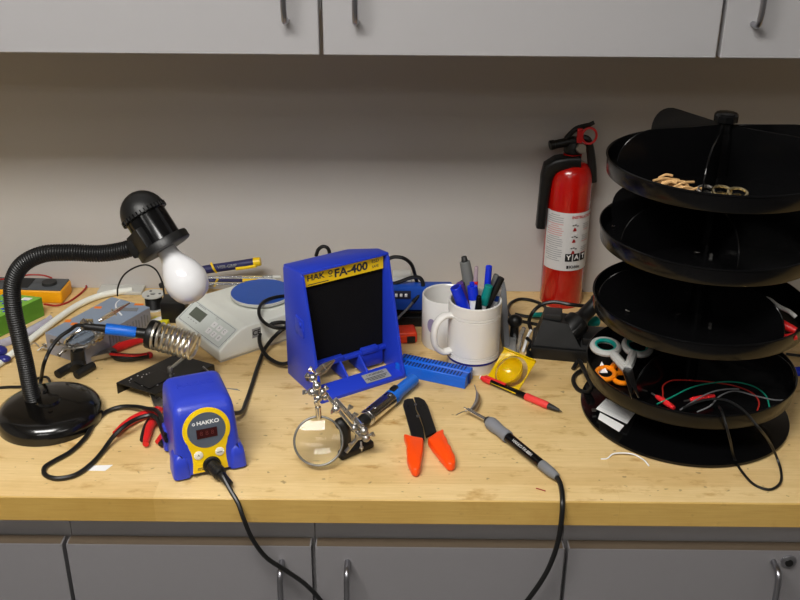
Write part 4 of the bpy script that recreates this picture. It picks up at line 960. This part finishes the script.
pfi = [(max(r_-.0014, 1e-5), z_*.93+.0) for r_, z_ in reversed(pf)]
MB().lathe(pf+pfi+[pf[0]], AM @ T(hc[0]-.0055, hc[1]+.001, .001) @ RY(radians(-14)), 40, caps=False).build('bowl', 'amber', ad, world=True, smooth=60)

# grey bracket, tweezers and cables right of the mug
bk = G(503, 352)
br_ = thing('grey_bracket', 'grey angled sheet bracket standing right of the pen mug', 'bracket', (bk.x, bk.y, 0))
pA, pB = GY(505, 286, 1.60), GY(511, 286, 1.60)
b = MB(); x0 = .172; 
b.prism([(1.490, .0005), (1.490, .016), (1.545, .050), (1.59, .074), (1.625, .074), (1.625, .0005)], .010, T(.171) @ YZ, bev=.002)
b.build('plate', 'mid_grey', br_, world=True)
b = MB(); b.prism([(.170, 1.462), (.190, 1.470), (.196, 1.53), (.172, 1.53)], .014, bev=.004); b.build('foot', 'label_grey', br_, world=True)
b = MB(); b.ball(tuple(GY(515, 321, 1.53)), .013, 16, (1, .9, .9)); q = GY(515, 321, 1.53); b.cyl((q.x, q.y, 0), tuple(q), .008, .007, 12); tag(b.build('round_topped_stub', 'black'), 'small round topped black stub standing between bracket and iron holder', 'stub')
for i, (l, pts_) in enumerate((('clear plastic tweezers leaning between mug and iron holder', [G(517, 352, .002), G(519, 345, .012), GY(521, 335, 1.515), GY(524, 328, 1.53)]), ('white plastic tie strip beside the clear tweezers', [G(523, 352, .002), G(525, 345, .010), GY(528, 336, 1.52), GY(531, 330, 1.53)]))):
    b = MB(); b.tube(pts_, .0035-.001*i, 6, 5); 
    if i == 0: b.tube([pts_[0], G(514, 346, .008), GY(515, 337, 1.52), GY(513, 330, 1.53)], .0026, 6, 5)
    tag(b.build(('tweezers', 'tie_strip')[i], ('clear_plastic', 'white')[i]), l, ('tweezers', 'strip')[i])
cable('coiled_cable', [G(530, 352, .004), G(527, 356, .004), G(530, 360, .004), G(528, 350, .012), G(531, 343, .018), G(527, 338, .02)], .003, 'cord', 'short black cord bundle left of the iron holder')
cable('coiled_cable', [G(545, 326, .003), G(530, 323, .003), G(514, 319, .003), G(508, 312, .003), G(511, 303, .003), G(521, 299, .003), G(534, 301, .003), G(545, 307, .004), G(541, 316, .004), G(528, 316.5, .004), G(515, 314, .006)], .0030, 'cord', 'black cord coiled on the worktop in front of the extinguisher')
cable('arched_cable', [G(531, 330, .003), G(529, 322, .010), G(533, 312, .03), G(542, 304.5, .040), G(554, 302, .045), G(570, 304.5, .045), G(585, 306, .04), G(600, 306, .03)], .0034, 'cord', 'black cord arching behind the iron holder block')
q = G(537, 315, .012); tag(MB().cyl(q-V((.008, 0, 0)), q+V((.010, .002, 0)), .0045, .0045, 12).build('green_plug', 'teal'), 'small green connector under the cords by the extinguisher', 'connector')

# iron holder (black block)
ih = thing('iron_holder', 'black wedge shaped soldering iron holder beside the carousel', 'iron holder', tuple(G(555, 362)))
zb = .022
bl_, br2 = G(530, 358.5), G(590, 364)
dx_ = (br2-bl_).normalized(); ha_ = atan2(dx_.y, dx_.x); HM = T(bl_.x, bl_.y, 0) @ RZ(ha_)
MB().box((.125, .075, zb), (.0625, .0375, zb/2), bev=.002).build('base', 'black', ih, world=False)
ih.children[0].data.transform(Mw(ih).inverted() @ HM)
b = MB(); b.box((.118, .066, .003), (.0625, .039, zb+.001), bev=.001, Mt=HM); b.build('base_lip', 'dark_grey', ih, world=True)
b = MB()
b.rings([[HM @ V(q) for q in r_] for r_ in ([(.004, .006, zb+.002), (.082, .006, zb+.002), (.082, .068, zb+.002), (.004, .068, zb+.002)], [(.016, .022, .064), (.058, .020, .060), (.058, .060, .060), (.016, .060, .064)])]); b.build('block', 'black', ih, world=True, smooth=0)
b = MB(); b.box((.030, .03, .012), (.032, .042, .066), bev=.002, Mt=HM); b.build('block_cap', 'dark_grey', ih, world=True)
ra, rb2 = GY(570, 330, 1.50), GY(596, 303, 1.535)
RM = frame(ra, rb2-ra, (0, 0, 1)); Lr = (rb2-ra).length
MB().lathe([(.012, -.012), (.020, -.008), (.022, .002), (.021, .022), (.0145, .028), (.0125, .034), (.012, Lr), (.0135, Lr+.002), (.0135, Lr+.008), (.009, Lr+.008)], RM, 28).build('holder_tube', 'black', ih, world=True)
MB().box((.026, .040, .026), (0, 0, .004), bev=.004, Mt=RM @ T(0, 0, 0)).build('holder_clamp', 'dark_grey', ih, world=True)
MB().box((.040, .05, .014), (.104, .042, zb+.009), bev=.002, Mt=HM).build('sponge_tray', 'black', ih, world=True)
q0, q1 = G(585, 325, .03), G(605, 318, .035)
sd = thing('screwdriver', 'small screwdriver with a teal handle behind the iron holder', 'screwdriver', (q0.x, q0.y, 0))
MB().lathe([(.006, 0), (.0085, .003), (.0075, .016), (.0095, .024), (.006, .028)], frame(q0, q1-q0), 16).build('handle', 'teal', sd, world=True)
MB().cyl(q0+(q1-q0).normalized()*.026, q1+(q1-q0)*.3, .003, .003, 10).build('shaft', 'brass', sd, world=True)
cable('looped_cable', [G(573, 369, .004), G(578, 361, .012), G(583, 368, .024), G(588, 378, .03), G(592, 386, .022), G(588, 392, .008), G(579, 390, .004), G(573.5, 382, .004), G(575, 375, .004), G(583, 369.5, .005)], .0036, 'cord', 'thick black cord loop at the left rim of the carousel')

# ================================================================== fire extinguisher
xe, ye, re_ = .2965, 1.7025, .0390
ex = thing('fire_extinguisher', 'red fire extinguisher with white instruction label standing at the wall', 'fire extinguisher', (xe, ye, 0))
MB().lathe([(.0001, .003), (re_-.008, .003), (re_-.006, 0), (re_-.002, 0), (re_, .004), (re_, .234)]+[(re_-.021+.021*cos(a), .234+.038*sin(a)) for a in [pi/2*k/8 for k in range(1, 9)]]+[(.0145, .276), (.013, .282), (.013, .290), (.0001, .290)], None, 56).build('cylinder', 'red_enamel', ex, smooth=40)
def labelpt(a, z, o=.0006): return V(((re_+o)*sin(a), -(re_+o)*cos(a), z))
a0, a1, z0, z1 = radians(-74), radians(80), .078, .189
lab = MB().rings([[labelpt(a0+(a1-a0)*k/40, z) for k in range(41)] for z in (z0, z1)], caps=False, closed=False).build('label', 'label_white', ex)
def decal(a, z, w_, h_, mb, o=.0010):      # small curved strip on the label
    n_ = max(2, int(w_/.003)); mb.rings([[labelpt(a+(k/n_-.5)*w_/re_, z+zz, o) for k in range(n_+1)] for zz in (-h_/2, h_/2)], caps=False, closed=False)
lt = random.Random(3)
b = MB(); r_b = MB()
for i in range(26):
    z = z1-.006-i*.0041
    if z < z0+.016: break
    w_ = lt.uniform(.028, .036); (r_b if 4 <= i <= 9 else b).bm
    decal(radians(-42), z, w_ if i % 5 else w_*.6, .0012, r_b if 4 <= i <= 9 else b)
b.build('small_print', 'ink_grey', lab); b = MB()
for r0 in range(3):
    for k in range(4): decal(radians(48), z1-.022-r0*.022-k*.0036, lt.uniform(.013, .019), .0011, r_b if k == 3 else b)
b.build('small_print', 'ink_grey', lab); r_b.build('red_print', pm('faded_red_ink', (206, 130, 126), .6), lab)
def wraptext(s_, size, a, z, mb, sx=1, bold=0, o=.0012):
    t_ = MB().text(s_, size, Mx(), 0, sx, bold)
    for v in t_.bm.verts: v.co = labelpt(a+v.co.x/re_, z+v.co.y, o)
    me = bpy.data.meshes.new('t'); t_.bm.to_mesh(me); t_.bm.free(); mb.bm.from_mesh(me); bpy.data.meshes.remove(me)
b = MB(); wraptext('INSTRUCTIONS', .0072, radians(38), z1-.008, b, .95, .0002)
for r0 in range(3):
    zc_ = z1-.030-r0*.022; pts_ = [(-.0035, -.004), (.0035, -.004), (.0022, .0015), (-.001, .003)]
    for q in range(1):
        tt = MB().prism(pts_, .0002); 
        for v in tt.bm.verts: v.co = labelpt(radians(12)+v.co.x/re_, zc_+v.co.y, .0012)
        me = bpy.data.meshes.new('t'); tt.bm.to_mesh(me); tt.bm.free(); b.bm.from_mesh(me)
b.build('heading', 'ink_red', lab, smooth=0)
b = MB()
for r0 in range(3):
    for k, (dx, dz) in enumerate(((-.003, .007), (.001, .008), (.005, .006))): decal(radians(12)+dx/re_, z1-.030-r0*.022+dz, .0034, .0018, b, .0013)
for k in range(3): decal(radians(2)+k*.0145/re_, z0+.026, .0125, .0150, b, .0012)
wraptext('Kidde', .0085, radians(20), z0+.0075, b, 1, .0002); decal(radians(1), z0+.0075, .004, .006, b)
b.build('black_print', 'ink_black', lab, smooth=0)
b = MB()
for k, s_ in enumerate('YAT'): wraptext(s_, .0125, radians(2)+k*.0145/re_, z0+.026, b, 1, .0003, .0016)
b.build('class_symbols', 'white', lab, smooth=0)
hsx = MB(); hsx.lathe([(.015, .288), (.0165, .292), (.015, .302), (.013, .308), (.0001, .310)], None, 24); hsx.box((.020, .022, .020), (.002, 0, .306), bev=.004)
hsx.build('valve_body', 'black', ex)
MB().lathe([(.0001, 0), (.0095, 0), (.0095, .003), (.008, .005), (.0001, .005)], frame((.011, -.012, .300), (.35, -1, .1)), 24).build('pressure_gauge', 'dull_metal', ex)
MB().lathe([(.012, .280), (.0165, .281), (.0165, .287), (.012, .288)], None, 28).build('neck_ring', 'red_enamel', ex)
b = MB(); b.cyl((.0, 0, .310), (-.038, -.008, .304), .0085, .0075, 16); b.lathe([(.0062, 0), (.0085, .001), (.0085, .008), (.0075, .009)], frame((-.034, -.007, .305), (-1, -.2, -.16)), 18); b.build('nozzle', 'black', ex)
b = MB()
b.tube([(-.014, -.002, .314), (-.008, -.003, .322), (.002, -.003, .332), (.014, -.002, .336), (.026, 0, .338)], .0046, 8, 5); b.tube([(.022, 0, .337), (.033, 0, .343)], .0038, 8, 0)
b.build('upper_lever', 'black', ex)
b = MB(); b.tube([(.016, 0, .316), (.024, .0, .312), (.030, 0, .295), (.036, -.002, .262), (.038, -.003, .236)], lambda u: .0055+.0035*u, 8, 5); b.build('carry_handle', 'black', ex)
b = MB(); b.tube([(.0245+.0125*cos(2*pi*k/24), -.011, .322+.0140*sin(2*pi*k/24)) for k in range(24)], .0022, 8, 0, closed=True); b.box((.010, .006, .026), (.008, -.010, .322), bev=.0015); b.build('safety_pin', 'red_plastic', ex)
b = MB()
sec = []
for (px_, pz_, hw, th_) in ((.012, .277, .010, .030), (-.010, .276, .0105, .034), (-.028, .272, .011, .034), (-.040, .264, .012, .030), (-.0445, .248, .010, .026), (-.0465, .220, .0085, .024), (-.048, .190, .0080, .024), (-.049, .152, .0080, .024)):
    sec.append((px_, pz_, hw, th_))
R_ = []
for i, (px_, pz_, hw, th_) in enumerate(sec):
    p_ = V((px_, -.010, pz_)); a_ = V((sec[min(i+1, len(sec)-1)][0]-sec[max(i-1, 0)][0], 0, sec[min(i+1, len(sec)-1)][1]-sec[max(i-1, 0)][1])).normalized(); n_ = V((a_.z, 0, -a_.x))
    R_.append([p_+n_*(x*2)+V((0, y, 0)) for x, y in rrect(hw, th_, .003, 2)])
b.rings(R_)
b.build('hose_holster', 'black', ex)

# ================================================================== rotating parts carousel
cx, cy, RT = .430, 1.3145, .1525
ca_ = thing('parts_carousel', 'tall black rotating parts carousel with four stacked round trays', 'carousel', (cx, cy, 0))
MB().lathe([(.0001, 0), (.150, 0), (.1545, .002), (.1545, .0055), (.150, .0062), (.135, .0075), (.105, .0125), (.08, .0185), (.05, .024), (.0001, .026)], None, 96).build('base', 'black_gloss', ca_, smooth=50)
MB().lathe([(.010, .024), (.010, .458), (.0001, .458)], None, 24).build('post', 'tray_black', ca_)
b = MB(); b.lathe([(.0105, .450), (.0165, .453), (.0165, .461), (.014, .464), (.0001, .4655)], None, 10); b.build('post_cap', 'tray_black', ca_, smooth=30)
def divider(ang, hgt=.070):
    pf = [(.010, .0015), (RT*.955, .0015), (RT*.968, .020), (RT*.966, .030)]
    for k in range(1, 9):
        a = pi/2*k/8; pf.append((RT*.64+RT*.325*cos(a), .030+(hgt-.030)*sin(a)))
    pf.append((.010, hgt+.002))
    return MB().prism(pf, .0022, RZ(radians(ang)) @ RX(pi/2) @ T(0, 0, -.0011), bev=.0006, seg=1)
trays = []
for zi, (ztop, angs) in enumerate(((.3995, (190, 116, 6, 328, 246)), (.3005, (203, 268, 340, 55, 146)), (.193, (182, 303, 34, 108)), (.085, (224, 335, 60, 130)))):
    hh_ = .0245; zb = ztop-hh_
    tr = MB().lathe([(.010, 0), (RT*.972, 0), (RT*.985, .0015), (RT-.0012, hh_-.0015), (RT+.0004, hh_-.0008), (RT+.0002, hh_+.0008), (RT-.0010, hh_+.0015), (RT-.0024, hh_+.0008), (RT-.0034, hh_-.001), (RT*.975-.003, .0022), (.010, .0022)], T(0, 0, 0), 96, caps=False).build('tray', 'tray_black', ca_, smooth=50)
    tr.location = (0, 0, zb)
    for a in angs:
        d_ = divider(a, .071 if zi == 0 else .069).build('divider', 'tray_black', tr)
    MB().lathe([(.0095, 0), (.0145, 0), (.013, .03), (.0115, .06), (.0095, .06)], T(0, 0, .002), 20, caps=False).build('hub', 'tray_black', tr)
    trays.append(zb+.0022)
def on(tr, x, y, dz=0): return G(x, y, trays[tr]+dz)
def CP(tr, ang, r, dz=0): return V((cx+r*cos(radians(ang)), cy+r*sin(radians(ang)), trays[tr]+dz))
# contents of the top tray
b = MB(); rr_ = random.Random(5)
for k in range(26):
    a = 233+rr_.uniform(-13, 9); r_ = rr_.uniform(.112, .134); p = CP(0, a, r_, .006+rr_.uniform(0, .018)); th_ = rr_.uniform(-.6, .5)
    d = V((cos(th_), sin(th_), rr_.uniform(-.12, .18)))*rr_.uniform(.008, .018); b.tube([p-d, p+V((0, 0, .003)), p+d], .0017, 6, 3)
tag(b.build('tan_cord_bundle', 'straw'), 'bundle of tan cord in the left of the top carousel tray', 'cord')
bundle = bpy.data.objects['tan_cord_bundle']; bundle['kind'] = 'stuff'
for i, (px_, py_, l) in enumerate(((706, 187, 'dark metal ring beside the tan cord in the top tray'), (722, 188, 'brass coloured ring at the front of the top tray'), (738, 190, 'brass ring right of the other ring in the top tray'))):
    p = G(px_, py_, trays[0]+.020); b = MB()
    Mt = T(p.x, p.y, trays[0]+.016) @ RX(radians(25)); rr2 = .0085 if i else .007
    b.tube([Mt @ V((rr2*1.4*cos(2*pi*k/20), rr2*sin(2*pi*k/20), 0)) for k in range(20)], .0022, 8, 0, closed=True); b.lathe([(.006, 0), (.006, .014)], T(p.x, p.y, trays[0]), 10)
    tag(b.build('metal_ring', ('dull_metal', 'brass', 'brass')[i]), l, 'ring')
# screws and bits in trays 2..4
bits = [(1, 694, 254, 'second tray, left of its front middle'), (1, 711, 257, 'second tray, near its front middle'), (1, 615, 229, 'second tray, at its far left'), (1, 774, 243, 'second tray, towards the right'), (1, 785, 270, 'second tray, at the right front'),
        (2, 626, 312, 'third tray, at its left'), (2, 676, 316, 'third tray, in its middle left'), (2, 710, 326, 'third tray, in its middle'), (2, 731, 301, 'third tray, near the post')]
for i, (tr, x, y, l) in enumerate(bits):
    p = on(tr, x, y); b = MB(); b.lathe([(.0001, 0), (.0026, 0), (.0025, .0014), (.0012, .0018), (.0012, .006), (.0001, .0062)], T(p.x, p.y, trays[tr]+.0026) @ RZ(i*1.1) @ RY(pi/2), 12)
    tag(b.build('screw', 'chrome'), 'tiny shiny screw in the '+l, 'screw', 'screws in the carousel trays')
# pliers in third tray at right
def traypliers(tr, label, name, J, P, h1, h2, m1, cat='pliers'):
    t = thing(name, label, cat, (P.x, P.y, trays[tr]))
    b = MB(); b.tube([P, P.lerp(J, .5)+V((0, 0, .002)), J], lambda u: .0075-.005*u, 8, 5); b.build('jaw', 'dull_metal', t, world=True)
    for h in (h1, h2): MB().tube([P]+h, lambda u: .0050+.0014*sin(pi*u), 10, 6).build('handle', m1, t, world=True)
z3 = trays[2]
traypliers(2, 'red handled pliers in the right side of the third carousel tray', 'pliers', G(748, 306, z3+.014), G(762, 316, z3+.014), [G(774, 320, z3+.014), G(786, 326, z3+.012), G(796, 331, z3+.009)], [G(770, 327, z3+.012), G(783, 338, z3+.010), G(797, 336, z3+.016)], 'red_grip')
b = MB(); b.tube([G(757, 300, z3+.03), G(768, 299, z3+.045), G(778, 306, z3+.045), G(790, 312, z3+.035), G(796, 317, z3+.03)], .003, 8, 6); tag(b.build('bent_handle', 'scissor_grey'), 'bent grey tool handle above the red pliers in the third tray', 'tool')
b = MB(); b.box((.06, .03, .066), (0, 0, .0225), bev=.006, Mt=T(*CP(2, 42, .095, .0)) @ RZ(1.2)); tag(b.build('red_case', 'red_enamel'), 'dark red case at the back right of the third carousel tray', 'case')
# scissors in the lowest tray
def scissors(label, name, tr, piv, ang, s, m_h, m_in, op, z=.012, tilt=0):
    t = thing(name, label, 'scissors', (piv.x, piv.y, trays[tr])); Mt = T(piv.x, piv.y, piv.z) @ RZ(ang) @ RX(tilt)
    for sg in (-1, 1):
        A_ = Mt @ RZ(-sg*op) @ T(0, 0, sg*.0012); B_ = Mt @ RZ(sg*.06) @ T(0, 0, sg*.0012)
        hx_ = [(0, sg*.004), (-.018*s, sg*.010*s), (-.036*s, sg*.016*s), (-.054*s, sg*.021*s)]
        b = MB(); R1 = [(-.058*s+.023*s*cos(2*pi*k/24)*(1 if sg > 0 else .85), sg*.022*s+.0165*s*sin(2*pi*k/24)) for k in range(24)]
        b.tube([A_ @ V((x, y, 0)) for x, y in R1], .0046*s, 8, 0, closed=True)
        b.tube([A_ @ V((.002, 0, 0)), A_ @ V((-.014*s, sg*.006*s, 0)), A_ @ V((-.036*s, sg*.013*s, 0))], .0062*s, 8, 4); ho = b.build('handle', m_h, t, world=True)
        if m_in:
            b = MB(); b.tube([A_ @ V((-.058*s+.0200*s*cos(2*pi*k/24)*(1 if sg > 0 else .85), sg*.022*s+.0138*s*sin(2*pi*k/24), .001)) for k in range(24)], .0030*s, 8, 0, closed=True); b.build('finger_pad', m_in, ho, world=True)
        b = MB(); b.prism([(-.006, -.005), (.010, -.0065*1), (.075*s, -.0008*sg), (.075*s, .0008), (.010, .0065), (-.006, .005)], .0016, B_ @ T(0, 0, -.0008)); b.build('blade', 'blade', t, world=True, smooth=0)
    MB().lathe([(.004, -.003), (.004, .003), (.0001, .0035)], Mt, 14).build('pivot', 'steel', t, world=True)
z4 = trays[3]
scissors('orange handled scissors at the left of the lowest carousel tray', 'scissors', 3, G(620, 361, z4+.014), radians(69), .80, 'scissor_orange', None, radians(-6), z=.014)
pv = G(627, 368, z4+.042)
scissors('large grey scissors with teal finger loops in the lowest tray', 'scissors', 3, pv, radians(-94), 1.12, 'scissor_grey', 'teal', radians(-1), tilt=0)
p = G(601, 371, z4+.010); tag(MB().prism([(-.008, -.006), (.009, -.006), (.001, .012)], .004, T(p.x, p.y, z4+.012) @ RX(radians(40))).build('paper_triangle', 'paper'), 'small white paper triangle inside the orange scissor loop', 'paper')
# leads
def lead(pts, r, mat, label): cable('clip_lead', pts, r, mat, label, 'wire', seg=6)
lead([on(3, 673, 405, .014), G(663, 397, z4+.012), G(663, 393, z4+.014), G(663, 386, z4+.016), G(670, 381, z4+.018), G(680, 380, z4+.018), G(710, 382, z4+.018), G(735, 386, z4+.018), G(752, 393, z4+.016), G(759, 402, z4+.014), G(757, 412, z4+.008)], .0011, 'red_wire', 'thin red clip lead in a wide loop in the lowest tray')
lead([on(3, 657, 404, .012), G(672, 397, z4+.016), G(690, 388, z4+.020), G(712, 383, z4+.020), G(735, 382, z4+.020), G(755, 387, z4+.018), G(766, 396, z4+.014), G(770, 409, z4+.006)], .0011, 'green_wire', 'thin green clip lead in a wide loop in the lowest tray')
lead([on(3, 680, 410, .010), G(694, 401, z4+.016), G(712, 392, z4+.020), G(728, 389, z4+.024), G(739, 389, z4+.024)], .0011, 'cord_grey', 'upper grey clip lead curving across the lowest tray')
lead([on(3, 697, 412, .008), G(710, 406, z4+.014), G(720, 396, z4+.018), G(735, 391, z4+.018), G(756, 396, z4+.016), G(775, 400, z4+.012), G(787, 400, z4+.008)], .0011, 'cord_grey', 'lower grey clip lead curving across the lowest tray')
for i, (x0_, y0_, x1_, y1_, mt, l) in enumerate(((656, 396, 674, 408, 'red_plastic', 'red alligator clip boot at the left of the lowest tray'), (690, 400, 714, 396, 'red_plastic', 'red alligator clip boot in the middle of the lowest tray'))):
    a_, c_ = G(x0_, y0_, z4+.012), G(x1_, y1_, z4+.010); t = thing('alligator_clip', l, 'clip', (a_.x, a_.y, z4)); Mt = frame(a_, c_-a_); L_ = (c_-a_).length
    MB().lathe([(.002, 0), (.0035, .004), (.0042, L_*.6), (.003, L_), (.0001, L_)], Mt, 12).build('boot', mt, t, world=True); MB().cyl(a_, a_-(c_-a_)*.25, .0014, .0012, 8).build('jaw', 'dull_metal', t, world=True)
cable('hanging_lead', [on(3, 683, 408, .012), G(697, 402, z4+.022), G(713, 399, z4+.026), G(727, 400.5, z4+.030), G(743, 410, .090), GY(758, 427, 1.145), G(770, 443, .04), G(777, 458, .012), G(781, 471, .003), G(779.5, 484, .003), G(769, 489.5, .003), G(755, 485, .003), G(743, 473, .003), G(735, 460, .006), GY(730, 440, 1.142), GY(726, 425, 1.146), G(722, 412, .092), G(719, 407, z4+.018)], .0019, 'cord', 'thin black lead hanging out of the lowest tray onto the worktop')
for i, (x, y) in enumerate(((634, 395), (642, 400), (646, 388))):
    p = on(3, x, y, .003); b = MB(); a = .6+i; b.cyl(p-V((cos(a)*.006, sin(a)*.006, 0)), p+V((cos(a)*.006, sin(a)*.006, .002)), .0024, .0016, 10)
    tag(b.build('metal_pin', 'chrome'), ('shiny pin nearest the grey scissors in the lowest tray', 'shiny pin nearest the red alligator clip in the lowest tray', 'shiny pin furthest back among the loose pins in the lowest tray')[i], 'pin', 'loose pins in the lowest tray')
# papers on the carousel foot
def sheet(name, label, corners, lift, lines):
    P_ = [G(x, y, .015+lift) for x, y in corners]; t = thing(name, label, 'paper', (P_[0].x, P_[0].y, P_[0].z))
    b = MB(); b.rings([[p for p in P_], [p+V((0, 0, .0008)) for p in P_]]); o = b.build('sheet', 'paper', t, world=True, smooth=0)
    if lines:
        b = MB()
        for k in range(lines):
            u = .15+.7*k/lines; a_ = P_[0].lerp(P_[3], u); c_ = P_[1].lerp(P_[2], u); b.tube([a_.lerp(c_, .05)+V((0, 0, .0009)), a_.lerp(c_, .9)+V((0, 0, .0009))], .0004, 4, 0)
        b.build('printed_lines', 'ink_grey', t, world=True, smooth=0)
sheet('printed_card', 'printed white card on the foot of the carousel', [(606, 399), (636, 412), (627, 424), (596, 409)], .004, 6)
sheet('printed_card', 'smaller white card tucked under the printed card on the carousel foot', [(600, 413), (624, 426), (619, 432), (598, 419)], .001, 0)
p = G(594, 410, .012); tag(MB().box((.006, .005, .003), (p.x, p.y, .012), Mt=None).build('staple_clip', 'dull_metal'), 'small metal clip at the left edge of the printed card', 'clip')

# small litter on the worktop
cable('white_string', [G(601, 459, .001), G(607, 458.5, .001), G(613, 454, .003), G(624, 453, .004), G(634, 454.5, .003), G(639, 457, .001), G(645, 461, .003), G(649, 466, .001)], .0011, 'paper', 'short white string lying before the carousel', 'string', seg=6)
cable('red_wire_scrap', [G(536, 488.2, .001), G(541, 489.6, .001), G(545.5, 491, .001)], .0008, 'red_wire', 'tiny red wire scrap near the front edge of the worktop', 'wire', seg=6)
cable('side_cable', [G(786, 354, .003), G(795, 355, .003), G(812, 357, .003)], .0025, 'cord', 'black cable lying at the right edge behind the carousel')
q = G(801, 372, .01); tag(MB().cyl(q-V((.012, 0, 0)), q+V((.04, .012, .0)), .008, .008, 14).build('blue_grip', 'pen_blue'), 'blue tool grip just showing at the right edge beside the carousel', 'tool')

# ------------------------------------------------------------------ view
vs = SC.view_settings; vs.view_transform = 'Standard'; vs.look = 'None'; vs.gamma = 1; vs.use_curve_mapping = False; vs.exposure = 0.45
